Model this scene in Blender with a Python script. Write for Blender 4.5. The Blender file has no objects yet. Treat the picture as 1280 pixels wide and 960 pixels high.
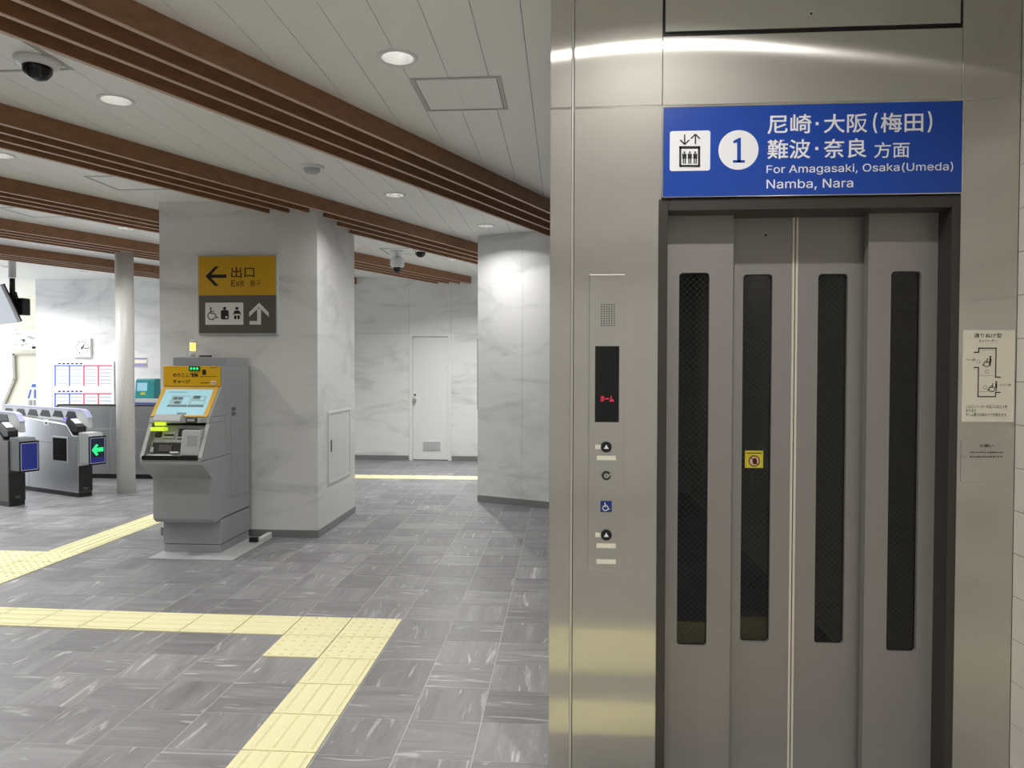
import bpy, bmesh, math, random
from mathutils import Matrix, Vector
random.seed(7)
scene = bpy.context.scene
COL = scene.collection

# ------------------------------------------------------------------ camera
FPX, PITCH, YAW, ROLL, CAMH = 916.3, -0.0221, 0.0716, 0.0022, 1.481
_cy, _sy = math.cos(YAW), math.sin(YAW)
_fwd = Vector((-_sy*math.cos(PITCH), _cy*math.cos(PITCH), math.sin(PITCH)))
_r0 = Vector((_cy, _sy, 0)); _u0 = _r0.cross(_fwd)
CR = math.cos(ROLL)*_r0 + math.sin(ROLL)*_u0
CU = -math.sin(ROLL)*_r0 + math.cos(ROLL)*_u0
CF = _fwd
CAMP = Vector((0, 0, CAMH))
cam_d = bpy.data.cameras.new('camera'); cam = bpy.data.objects.new('camera', cam_d); COL.objects.link(cam)
cam_d.sensor_width = 36.0; cam_d.lens = FPX/1280*36.0
cam_d.clip_start = 0.05
cam.matrix_world = Matrix(((CR.x, CU.x, -CF.x, 0), (CR.y, CU.y, -CF.y, 0), (CR.z, CU.z, -CF.z, CAMH), (0, 0, 0, 1)))
scene.camera = cam
# pixel of the 1280x960 photograph -> point on a plane of the building
def ray(px, py): return CR*((px-640)/FPX) - CU*((py-480)/FPX) + CF
def onY(px, py, Y): d = ray(px, py); return CAMP + d*(Y/d.y)
def onZ(px, py, z=0.0): d = ray(px, py); return CAMP + d*((z-CAMH)/d.z)
def onX(px, py, X): d = ray(px, py); return CAMP + d*(X/d.x)
def proj(p):
    v = Vector(p)-CAMP; c = v.dot(CF)
    if c < 0.05: return None
    return 640+FPX*v.dot(CR)/c, 480-FPX*v.dot(CU)/c, c

# ------------------------------------------------------------------ world, exposure
w = bpy.data.worlds.new('world'); scene.world = w; w.use_nodes = True
bg = w.node_tree.nodes['Background']
bg.inputs[0].default_value = (0.88, 0.94, 1.0, 1); bg.inputs[1].default_value = 3.0
scene.view_settings.view_transform = 'Standard'; scene.view_settings.look = 'None'
scene.view_settings.exposure = 0.0; scene.view_settings.gamma = 1.0
scene.view_settings.use_curve_mapping = False
W_NEAR, W_MID, W_FAR = 13.5, 60.0, 42.0      # watts of a downlight by the lift / in the hall / by the gates

# ------------------------------------------------------------------ building constants (metres)
ZC = 2.92                    # ceiling
YE = 2.55                    # lift front
YF = 11.55                   # far wall
XR = 1.497                   # tiled wall on the right
NB = Vector((.9135, -.4067)) # across the ceiling slats
TB = Vector((.4067, .9135))  # along the ceiling slats
PX0, PX1, PY0, PY1 = -3.54, -2.13, 6.20, 7.32   # pillar

# ------------------------------------------------------------------ materials
def lin(c):
    c = c/255.0
    return c/12.92 if c <= 0.04045 else ((c+0.055)/1.055)**2.4
def rgb(r, g, b): return (lin(r), lin(g), lin(b), 1)
MATS = {}
def new_mat(name):
    m = bpy.data.materials.new(name); m.use_nodes = True
    nt = m.node_tree; b = nt.nodes['Principled BSDF']; MATS[name] = m
    return m, nt, b
def N(nt, t, **kw):
    n = nt.nodes.new(t)
    for k, v in kw.items(): setattr(n, k, v)
    return n
def L(nt, a, b): nt.links.new(a, b)
def plain(name, col, rough=.5, metal=0.0, emit=None, estr=0.0, spec=None, var=0.06, scale=14.0):
    """flat colour with a little procedural unevenness"""
    m, nt, b = new_mat(name)
    b.inputs['Roughness'].default_value = rough; b.inputs['Metallic'].default_value = metal
    if spec is not None: b.inputs['Specular IOR Level'].default_value = spec
    if var:
        g = N(nt, 'ShaderNodeNewGeometry'); no = N(nt, 'ShaderNodeTexNoise'); no.inputs['Scale'].default_value = scale
        L(nt, g.outputs['Position'], no.inputs['Vector'])
        mx = N(nt, 'ShaderNodeMix', data_type='RGBA')
        mx.inputs[6].default_value = tuple(max(0, c*(1-var)) for c in col[:3])+(1,)
        mx.inputs[7].default_value = tuple(min(1, c*(1+var)) for c in col[:3])+(1,)
        L(nt, no.outputs['Fac'], mx.inputs[0]); L(nt, mx.outputs[2], b.inputs['Base Color'])
    else: b.inputs['Base Color'].default_value = col
    if emit is not None:
        b.inputs['Emission Color'].default_value = emit; b.inputs['Emission Strength'].default_value = estr
    return m
def brushed(name, col, rough=.3, aniso=.8, streak=90.0, amount=.10, tangent=(1, 0, 0), vertical=True):
    """metal with fine hairlines; reflections smear across the hairlines"""
    m, nt, b = new_mat(name)
    b.inputs['Metallic'].default_value = 1.0
    g = N(nt, 'ShaderNodeNewGeometry'); mp = N(nt, 'ShaderNodeMapping')
    mp.inputs['Scale'].default_value = (streak, streak, .8) if vertical else (1, 1, streak)
    no = N(nt, 'ShaderNodeTexNoise'); no.inputs['Scale'].default_value = 1.0; no.inputs['Detail'].default_value = 4
    L(nt, g.outputs['Position'], mp.inputs['Vector']); L(nt, mp.outputs['Vector'], no.inputs['Vector'])
    mx = N(nt, 'ShaderNodeMix', data_type='RGBA')
    mx.inputs[6].default_value = tuple(c*(1-amount) for c in col[:3])+(1,)
    mx.inputs[7].default_value = tuple(min(1, c*(1+amount)) for c in col[:3])+(1,)
    L(nt, no.outputs['Fac'], mx.inputs[0]); L(nt, mx.outputs[2], b.inputs['Base Color'])
    mr = N(nt, 'ShaderNodeMapRange'); mr.inputs[3].default_value = rough*.85; mr.inputs[4].default_value = rough*1.15
    L(nt, no.outputs['Fac'], mr.inputs[0]); L(nt, mr.outputs[0], b.inputs['Roughness'])
    b.inputs['Anisotropic'].default_value = aniso
    cx = N(nt, 'ShaderNodeCombineXYZ')
    for i in range(3): cx.inputs[i].default_value = tangent[i]
    L(nt, cx.outputs[0], b.inputs['Tangent'])
    return m

def hairline(name, col, rough=.2, aniso=.85, amount=.03):
    """vertical hairline steel: sharp up and down, smeared sideways, panels slightly wavy"""
    m, nt, b = new_mat(name); nt.nodes.remove(b); out = nt.nodes['Material Output']
    g = N(nt, 'ShaderNodeNewGeometry'); mp = N(nt, 'ShaderNodeMapping'); mp.inputs['Scale'].default_value = (160, 160, 1.2)
    no = N(nt, 'ShaderNodeTexNoise'); no.inputs['Scale'].default_value = 1.0; no.inputs['Detail'].default_value = 3
    L(nt, g.outputs['Position'], mp.inputs['Vector']); L(nt, mp.outputs['Vector'], no.inputs['Vector'])
    mx = N(nt, 'ShaderNodeMix', data_type='RGBA')
    mx.inputs[6].default_value = tuple(c*(1-amount) for c in col[:3])+(1,); mx.inputs[7].default_value = tuple(min(1, c*(1+amount)) for c in col[:3])+(1,)
    L(nt, no.outputs['Fac'], mx.inputs[0])
    wv = N(nt, 'ShaderNodeTexNoise'); wv.inputs['Scale'].default_value = 1.6; wv.inputs['Detail'].default_value = 0; L(nt, g.outputs['Position'], wv.inputs['Vector'])
    bp = N(nt, 'ShaderNodeBump'); bp.inputs['Strength'].default_value = .14; bp.inputs['Distance'].default_value = .02; L(nt, wv.outputs['Fac'], bp.inputs['Height'])
    cx = N(nt, 'ShaderNodeCombineXYZ'); cx.inputs[2].default_value = 1.0
    def gloss(r, a):
        q = N(nt, 'ShaderNodeBsdfAnisotropic'); q.inputs['Roughness'].default_value = r; q.inputs['Anisotropy'].default_value = a
        L(nt, mx.outputs[2], q.inputs['Color']); L(nt, bp.outputs[0], q.inputs['Normal']); L(nt, cx.outputs[0], q.inputs['Tangent']); return q
    a = gloss(rough, aniso); c = gloss(.5, .2); ms = N(nt, 'ShaderNodeMixShader'); ms.inputs[0].default_value = .38
    L(nt, a.outputs[0], ms.inputs[1]); L(nt, c.outputs[0], ms.inputs[2]); L(nt, ms.outputs[0], out.inputs[0])
    return m

def marble(name, base, vein, rough=.25):
    m, nt, b = new_mat(name)
    g = N(nt, 'ShaderNodeNewGeometry')
    mp = N(nt, 'ShaderNodeMapping'); mp.inputs['Rotation'].default_value = (.75, .75, .25); mp.inputs['Scale'].default_value = (.9, .9, 2.6)
    L(nt, g.outputs['Position'], mp.inputs['Vector'])
    n1 = N(nt, 'ShaderNodeTexNoise'); n1.inputs['Scale'].default_value = 1.25; n1.inputs['Detail'].default_value = 6; n1.inputs['Roughness'].default_value = .62; n1.inputs['Distortion'].default_value = .9
    L(nt, mp.outputs['Vector'], n1.inputs['Vector'])
    n2 = N(nt, 'ShaderNodeTexNoise'); n2.inputs['Scale'].default_value = 3.4; n2.inputs['Detail'].default_value = 8; n2.inputs['Roughness'].default_value = .7; n2.inputs['Distortion'].default_value = 1.5
    L(nt, mp.outputs['Vector'], n2.inputs['Vector'])
    r1 = N(nt, 'ShaderNodeValToRGB'); r1.color_ramp.elements[0].position = .50; r1.color_ramp.elements[1].position = .80
    L(nt, n1.outputs['Fac'], r1.inputs[0])
    # thin veins where the second noise crosses its middle
    s = N(nt, 'ShaderNodeMath', operation='SUBTRACT'); s.inputs[1].default_value = .5; L(nt, n2.outputs['Fac'], s.inputs[0])
    ab = N(nt, 'ShaderNodeMath', operation='ABSOLUTE'); L(nt, s.outputs[0], ab.inputs[0])
    mr = N(nt, 'ShaderNodeMapRange'); mr.inputs[1].default_value = .0; mr.inputs[2].default_value = .05; mr.inputs[3].default_value = .28; mr.inputs[4].default_value = .0
    L(nt, ab.outputs[0], mr.inputs[0])
    mu = N(nt, 'ShaderNodeMath', operation='MULTIPLY'); L(nt, mr.outputs[0], mu.inputs[0]); L(nt, r1.outputs[0], mu.inputs[1])
    ad = N(nt, 'ShaderNodeMath', operation='MULTIPLY_ADD'); ad.inputs[1].default_value = .55; L(nt, r1.outputs[0], ad.inputs[0]); L(nt, mu.outputs[0], ad.inputs[2])
    ad.use_clamp = True
    mx = N(nt, 'ShaderNodeMix', data_type='RGBA'); mx.inputs[6].default_value = base; mx.inputs[7].default_value = vein
    L(nt, ad.outputs[0], mx.inputs[0]); L(nt, mx.outputs[2], b.inputs['Base Color'])
    b.inputs['Roughness'].default_value = rough
    return m

GX, GY, TS = -.9426, 4.2151, .3        # floor tile grid phase and size
def floor_tile_mat():
    """stone-look tiles laid basket-wise: the streaks turn 90 degrees from tile to tile"""
    m, nt, b = new_mat('floor_tile')
    g = N(nt, 'ShaderNodeNewGeometry')
    s = N(nt, 'ShaderNodeVectorMath', operation='SUBTRACT'); s.inputs[1].default_value = (GX, GY, 0); L(nt, g.outputs['Position'], s.inputs[0])
    d = N(nt, 'ShaderNodeVectorMath', operation='DIVIDE'); d.inputs[1].default_value = (TS, TS, 1e6); L(nt, s.outputs[0], d.inputs[0])
    fl = N(nt, 'ShaderNodeVectorMath', operation='FLOOR'); L(nt, d.outputs[0], fl.inputs[0])
    sp = N(nt, 'ShaderNodeSeparateXYZ'); L(nt, fl.outputs[0], sp.inputs[0])
    su = N(nt, 'ShaderNodeMath', operation='ADD'); L(nt, sp.outputs[0], su.inputs[0]); L(nt, sp.outputs[1], su.inputs[1])
    pm = N(nt, 'ShaderNodeMath', operation='FLOORED_MODULO'); pm.inputs[1].default_value = 2; L(nt, su.outputs[0], pm.inputs[0])
    wn = N(nt, 'ShaderNodeTexWhiteNoise', noise_dimensions='3D'); L(nt, fl.outputs[0], wn.inputs['Vector'])
    # streak coordinates, one for each direction
    fr = N(nt, 'ShaderNodeVectorMath', operation='SUBTRACT'); L(nt, d.outputs[0], fr.inputs[0]); L(nt, fl.outputs[0], fr.inputs[1])
    a1 = N(nt, 'ShaderNodeVectorMath', operation='MULTIPLY'); a1.inputs[1].default_value = (.45, 3.3, 0); L(nt, fr.outputs[0], a1.inputs[0])
    a2 = N(nt, 'ShaderNodeVectorMath', operation='MULTIPLY'); a2.inputs[1].default_value = (3.3, .45, 0); L(nt, fr.outputs[0], a2.inputs[0])
    mv = N(nt, 'ShaderNodeMix', data_type='VECTOR'); L(nt, pm.outputs[0], mv.inputs[0]); L(nt, a1.outputs[0], mv.inputs[4]); L(nt, a2.outputs[0], mv.inputs[5])
    of = N(nt, 'ShaderNodeVectorMath', operation='MULTIPLY_ADD'); of.inputs[1].default_value = (37, 53, 29); L(nt, wn.outputs['Color'], of.inputs[0]); L(nt, mv.outputs[1], of.inputs[2])
    n1 = N(nt, 'ShaderNodeTexNoise'); n1.inputs['Scale'].default_value = 1.0; n1.inputs['Detail'].default_value = 9; n1.inputs['Roughness'].default_value = .72; n1.inputs['Distortion'].default_value = .5
    L(nt, of.outputs[0], n1.inputs['Vector'])
    rp = N(nt, 'ShaderNodeValToRGB'); e = rp.color_ramp.elements
    e[0].position = .24; e[0].color = rgb(106, 106, 109); e[1].position = .80; e[1].color = rgb(186, 186, 187)
    x = e.new(.45); x.color = rgb(130, 130, 132); x = e.new(.60); x.color = rgb(144, 144, 146)
    L(nt, n1.outputs['Fac'], rp.inputs[0])
    # light thin streaks
    n2 = N(nt, 'ShaderNodeTexNoise'); n2.inputs['Scale'].default_value = 1.7; n2.inputs['Detail'].default_value = 5; n2.inputs['Distortion'].default_value = 1.4
    L(nt, of.outputs[0], n2.inputs['Vector'])
    r2 = N(nt, 'ShaderNodeMapRange'); r2.inputs[1].default_value = .61; r2.inputs[2].default_value = .70; r2.inputs[3].default_value = 0; r2.inputs[4].default_value = .55
    L(nt, n2.outputs['Fac'], r2.inputs[0])
    mx = N(nt, 'ShaderNodeMix', data_type='RGBA'); mx.inputs[7].default_value = rgb(218, 218, 217)
    L(nt, r2.outputs[0], mx.inputs[0]); L(nt, rp.outputs[0], mx.inputs[6])
    tv = N(nt, 'ShaderNodeMapRange'); tv.inputs[3].default_value = .80; tv.inputs[4].default_value = 1.12; L(nt, wn.outputs['Value'], tv.inputs[0])
    hs = N(nt, 'ShaderNodeHueSaturation'); L(nt, mx.outputs[2], hs.inputs['Color']); L(nt, tv.outputs[0], hs.inputs['Value'])
    L(nt, hs.outputs[0], b.inputs['Base Color'])
    rr = N(nt, 'ShaderNodeMapRange'); rr.inputs[3].default_value = .30; rr.inputs[4].default_value = .48; L(nt, n1.outputs['Fac'], rr.inputs[0]); L(nt, rr.outputs[0], b.inputs['Roughness'])
    bp = N(nt, 'ShaderNodeBump'); bp.inputs['Strength'].default_value = .12; bp.inputs['Distance'].default_value = .002
    L(nt, n1.outputs['Fac'], bp.inputs['Height']); L(nt, bp.outputs[0], b.inputs['Normal'])
    return m

def wood_mat():
    m, nt, b = new_mat('slat_wood')
    g = N(nt, 'ShaderNodeNewGeometry'); mp = N(nt, 'ShaderNodeMapping'); mp.inputs['Rotation'].default_value = (0, 0, math.radians(24)); mp.inputs['Scale'].default_value = (30, 1.2, 30)
    L(nt, g.outputs['Position'], mp.inputs['Vector'])
    no = N(nt, 'ShaderNodeTexNoise'); no.inputs['Scale'].default_value = 1.0; no.inputs['Detail'].default_value = 5; L(nt, mp.outputs[0], no.inputs['Vector'])
    rp = N(nt, 'ShaderNodeValToRGB'); e = rp.color_ramp.elements; e[0].position = .3; e[0].color = rgb(126, 88, 60); e[1].position = .75; e[1].color = rgb(148, 106, 74)
    L(nt, no.outputs['Fac'], rp.inputs[0]); L(nt, rp.outputs[0], b.inputs['Base Color']); b.inputs['Roughness'].default_value = .5
    return m
def glass_mat(name, tint, gloss=.12, rough=.02):
    m, nt, b = new_mat(name); nt.nodes.remove(b)
    out = nt.nodes['Material Output']
    tr = N(nt, 'ShaderNodeBsdfTransparent'); tr.inputs[0].default_value = tint
    gl = N(nt, 'ShaderNodeBsdfGlossy'); gl.inputs['Roughness'].default_value = rough; gl.inputs[0].default_value = (1, 1, 1, 1)
    fr = N(nt, 'ShaderNodeFresnel'); fr.inputs[0].default_value = 1.5
    ad = N(nt, 'ShaderNodeMath', operation='ADD'); ad.inputs[1].default_value = gloss; ad.use_clamp = True; L(nt, fr.outputs[0], ad.inputs[0])
    mx = N(nt, 'ShaderNodeMixShader'); L(nt, ad.outputs[0], mx.inputs[0]); L(nt, tr.outputs[0], mx.inputs[1]); L(nt, gl.outputs[0], mx.inputs[2])
    L(nt, mx.outputs[0], out.inputs[0])
    return m

M_wedge = plain('slat_edge', rgb(196, 168, 148), .5, var=.03)
M_tile = floor_tile_mat(); M_wood = wood_mat()
M_grout = plain('grout', rgb(176, 176, 172), .8)
M_fgrout = plain('floor_grout', rgb(196, 196, 192), .8)
M_marble = marble('white_marble', rgb(226, 227, 226), rgb(150, 154, 158))
M_ceil = plain('ceiling_white', rgb(238, 238, 234), .45, var=.015, scale=2)
M_plenum = plain('plenum_grey', rgb(60, 60, 60), .9)
M_steel = hairline('hairline_steel', (.70, .675, .625, 1))
M_steel2 = brushed('gate_steel', (.66, .67, .69, 1), .34, .4, streak=60)
M_steelf = brushed('fence_steel', (.60, .60, .60, 1), .36, .5, streak=60)
M_chrome = plain('polished_steel', (.75, .72, .67, 1), .18, 1.0, var=.02)
M_trims = plain('trim_satin', (.72, .69, .64, 1), .35, .7, var=.01)
M_trim = plain('trim_cream', rgb(222, 214, 200), .35, var=.01)
M_base = plain('baseboard_metal', rgb(150, 150, 150), .35, .6)
M_door = plain('lift_door_paint', rgb(148, 144, 140), .42, .2, var=.02)
M_frame = plain('frame_dark', rgb(70, 65, 62), .38, .3)
M_dark = plain('dark_interior', rgb(38, 38, 38), .6)
M_black = plain('black_plastic', rgb(16, 16, 17), .4, var=0)
M_blackg = plain('black_gloss', rgb(4, 4, 5), .12, var=0)
M_yel = plain('tactile_yellow', rgb(236, 231, 184), .55, var=.05, scale=40)
M_blue = plain('sign_blue', rgb(20, 70, 168), .3, var=.02)
M_white = plain('white_print', rgb(240, 240, 242), .45, var=0)
M_whitep = plain('white_plastic', rgb(226, 227, 226), .4, var=.01)
M_print = plain('black_print', rgb(14, 14, 15), .6, var=0)
M_gprint = plain('grey_print', rgb(128, 122, 112), .6, var=0)
M_cream = plain('cream_card', rgb(240, 234, 216), .5, var=.01)
M_wired = glass_mat('wired_glass', (.22, .22, .22, 1), .0)
M_wire = plain('glass_wire', rgb(74, 76, 74), .5, .3, var=0)
M_mach = plain('machine_grey', rgb(154, 158, 160), .42, var=.02)
M_machl = plain('machine_light_grey', rgb(178, 182, 182), .4, var=.02)
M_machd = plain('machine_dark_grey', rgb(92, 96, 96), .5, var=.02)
M_amber = plain('machine_yellow', rgb(222, 172, 26), .35, var=.02)
M_screen = plain('lcd_screen', rgb(120, 160, 170), .15, emit=rgb(176, 222, 232), estr=.55, var=0)
M_lcd_dark = plain('lcd_dark', rgb(40, 66, 72), .3, emit=rgb(60, 90, 98), estr=.5, var=0)
M_lcd_mid = plain('lcd_mid', rgb(120, 150, 150), .3, emit=rgb(136, 168, 170), estr=.5, var=0)
M_led_g = plain('led_green', rgb(10, 120, 50), .4, emit=(.02, .9, .25, 1), estr=1.1, var=0)
M_led_r = plain('led_red', rgb(120, 10, 20), .4, emit=(1, .05, .10, 1), estr=1.3, var=0)
M_led_y = plain('led_lime', rgb(190, 220, 60), .4, emit=(.62, .80, .04, 1), estr=.75, var=0)
M_led_b = plain('led_blue', rgb(50, 40, 220), .4, emit=(.12, .08, 1, 1), estr=1.6, var=0)
M_lamp_a = plain('lamp_amber', rgb(250, 190, 90), .3, emit=(1, .50, .10, 1), estr=2.2, var=0)
M_signy = plain('sign_yellow', rgb(206, 160, 10), .4, var=.02)
M_signg = plain('sign_charcoal', rgb(92, 90, 84), .4, var=.02)
M_signw = plain('sign_offwhite', rgb(226, 226, 222), .4, var=.02)
M_brown = plain('brown_print', rgb(58, 22, 10), .5, var=0)
M_lamp = plain('lamp_glow', (1, 1, 1, 1), .5, emit=(1, .97, .92, 1), estr=34.0, var=0)
M_refl = plain('reflector_white', rgb(200, 200, 198), .28, .9, var=0)
M_walltile_w = plain('tile_white', rgb(232, 228, 220), .18, var=.03, scale=6)
M_keys = plain('key_lime', rgb(206, 222, 90), .4, var=.02)
M_teal = plain('teal_plastic', rgb(52, 160, 166), .35, var=.03)
M_tealscr = plain('teal_screen', rgb(160, 205, 225), .2, emit=rgb(160, 205, 225), estr=.4, var=0)
M_beige = plain('beige_wall', rgb(232, 226, 208), .6, var=.02)
M_stick = plain('sticker_yellow', rgb(214, 200, 50), .4, var=.05, scale=120)
M_red = plain('table_red', rgb(206, 84, 118), .5, var=0)
M_tblue = plain('table_blue', rgb(84, 110, 190), .5, var=0)
M_tgrey = plain('table_grey', rgb(170, 184, 196), .5, var=0)
M_navy = plain('panel_navy', rgb(20, 34, 110), .3, emit=rgb(20, 34, 130), estr=.25, var=0)
M_lav = plain('gate_lavender', rgb(176, 178, 214), .35, var=.02)
M_hand = plain('hand_print', rgb(226, 180, 150), .5, var=0)
M_wblue = plain('wheelchair_blue', rgb(24, 52, 128), .4, var=0)

# ------------------------------------------------------------------ mesh helpers
class MB:
    def __init__(s): s.v = []; s.f = []; s.smooth = []
    def add(s, vs, fs, smooth=False):
        o = len(s.v); s.v += [Vector(p) for p in vs]; s.f += [tuple(i+o for i in f) for f in fs]; s.smooth += [smooth]*len(fs); return s
    def box(s, x0, x1, y0, y1, z0, z1):
        return s.add([(x0,y0,z0),(x1,y0,z0),(x1,y1,z0),(x0,y1,z0),(x0,y0,z1),(x1,y0,z1),(x1,y1,z1),(x0,y1,z1)],
                     [(0,3,2,1),(4,5,6,7),(0,1,5,4),(1,2,6,5),(2,3,7,6),(3,0,4,7)])
    def frame_box(s, o, U, W, Nn, u0, u1, w0, w1, d0, d1):
        """box in a frame: origin o, axes U (right), W (up), Nn (outwards)"""
        P = lambda u, w_, d: o+U*u+W*w_+Nn*d
        return s.add([P(u0,w0,d0),P(u1,w0,d0),P(u1,w1,d0),P(u0,w1,d0),P(u0,w0,d1),P(u1,w0,d1),P(u1,w1,d1),P(u0,w1,d1)],
                     [(0,3,2,1),(4,5,6,7),(0,1,5,4),(1,2,6,5),(2,3,7,6),(3,0,4,7)])
    def prism_x(s, poly, x0, x1):
        """(y, z) outline swept along x"""
        n = len(poly)
        return s.add([(x0,a,b) for a,b in poly]+[(x1,a,b) for a,b in poly],
                     [tuple(range(n-1,-1,-1)), tuple(range(n,2*n))]+[(i,(i+1)%n,n+(i+1)%n,n+i) for i in range(n)])
    def prism_y(s, poly, y0, y1):
        """(x, z) outline swept along y"""
        n = len(poly)
        return s.add([(a,y0,b) for a,b in poly]+[(a,y1,b) for a,b in poly],
                     [tuple(range(n)), tuple(range(2*n-1,n-1,-1))]+[(i,n+i,n+(i+1)%n,(i+1)%n) for i in range(n)])
    def prism_z(s, poly, z0, z1):
        n = len(poly)
        return s.add([(a,b,z0) for a,b in poly]+[(a,b,z1) for a,b in poly],
                     [tuple(range(n-1,-1,-1)), tuple(range(n,2*n))]+[(i,(i+1)%n,n+(i+1)%n,n+i) for i in range(n)])
    def lathe(s, c, prof, n=24, cap=True):
        """(radius, z) outline turned about the vertical through c"""
        vs = []; fs = []; k = len(prof)
        for i in range(n):
            a = 2*math.pi*i/n
            vs += [(c[0]+r*math.cos(a), c[1]+r*math.sin(a), c[2]+z) for r, z in prof]
        for i in range(n):
            j = (i+1) % n
            for q in range(k-1): fs.append((i*k+q, j*k+q, j*k+q+1, i*k+q+1))
        s.add(vs, fs, True)
        if cap:
            o = len(s.v)-n*k
            if prof[0][0] > 1e-6: s.f.append(tuple(o+i*k for i in range(n-1,-1,-1))); s.smooth.append(False)
            if prof[-1][0] > 1e-6: s.f.append(tuple(o+i*k+k-1 for i in range(n))); s.smooth.append(False)
        return s
    def tube(s, p0, p1, r, n=10):
        p0 = Vector(p0); p1 = Vector(p1); d = (p1-p0).normalized()
        a = d.orthogonal().normalized(); b = d.cross(a)
        vs = []
        for p in (p0, p1):
            vs += [p+(a*math.cos(2*math.pi*i/n)+b*math.sin(2*math.pi*i/n))*r for i in range(n)]
        s.add(vs, [(i,(i+1)%n,n+(i+1)%n,n+i) for i in range(n)], True)
        s.add(vs, [tuple(range(n-1,-1,-1)), tuple(range(n,2*n))])
        return s
    def mesh(s, name):
        me = bpy.data.meshes.new(name); me.from_pydata([tuple(v) for v in s.v], [], s.f); me.update()
        me.polygons.foreach_set('use_smooth', s.smooth)
        return me

INV = {}
def obj(name, mb, mat, parent=None, bevel=0.0, local=False, mesh=None):
    """link one mesh object; world coordinates are moved into the frame of the root it belongs to"""
    if mesh is None:
        root = parent
        while root is not None and root.parent is not None: root = root.parent
        if root is not None and not local and root.name in INV:
            inv = INV[root.name]; mb.v = [inv @ v for v in mb.v]
        mesh = mb.mesh(name)
        bm = bmesh.new(); bm.from_mesh(mesh); bmesh.ops.recalc_face_normals(bm, faces=bm.faces); bm.to_mesh(mesh); bm.free()
    if mat is not None and not mesh.materials: mesh.materials.append(mat)
    o = bpy.data.objects.new(name, mesh); COL.objects.link(o); o.parent = parent
    if bevel:
        md = o.modifiers.new('bevel', 'BEVEL'); md.width = bevel; md.segments = 2; md.limit_method = 'ANGLE'; md.angle_limit = math.radians(35); md.harden_normals = False
    return o
def tag(o, label, cat, group=None):
    o['label'] = label; o['category'] = cat
    if group: o['group'] = group
    return o
def thing(name, label, cat, loc=(0, 0, 0), rotz=0.0, group=None, kind=None):
    o = bpy.data.objects.new(name, None); COL.objects.link(o); o.empty_display_size = .1
    o.location = loc; o.rotation_euler = (0, 0, rotz)
    INV[o.name] = (Matrix.Translation(loc) @ Matrix.Rotation(rotz, 4, 'Z')).inverted()
    if kind: o['kind'] = kind
    if label: o['label'] = label
    if cat: o['category'] = cat
    if group: o['group'] = group
    return o
def struct(name, mb, mat, label=None):
    o = obj(name, mb, mat); o['kind'] = 'structure'
    if label: o['label'] = label
    return o
def sroot(name, label=None, loc=(0, 0, 0)): return thing(name, label, None, loc, kind='structure')

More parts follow.
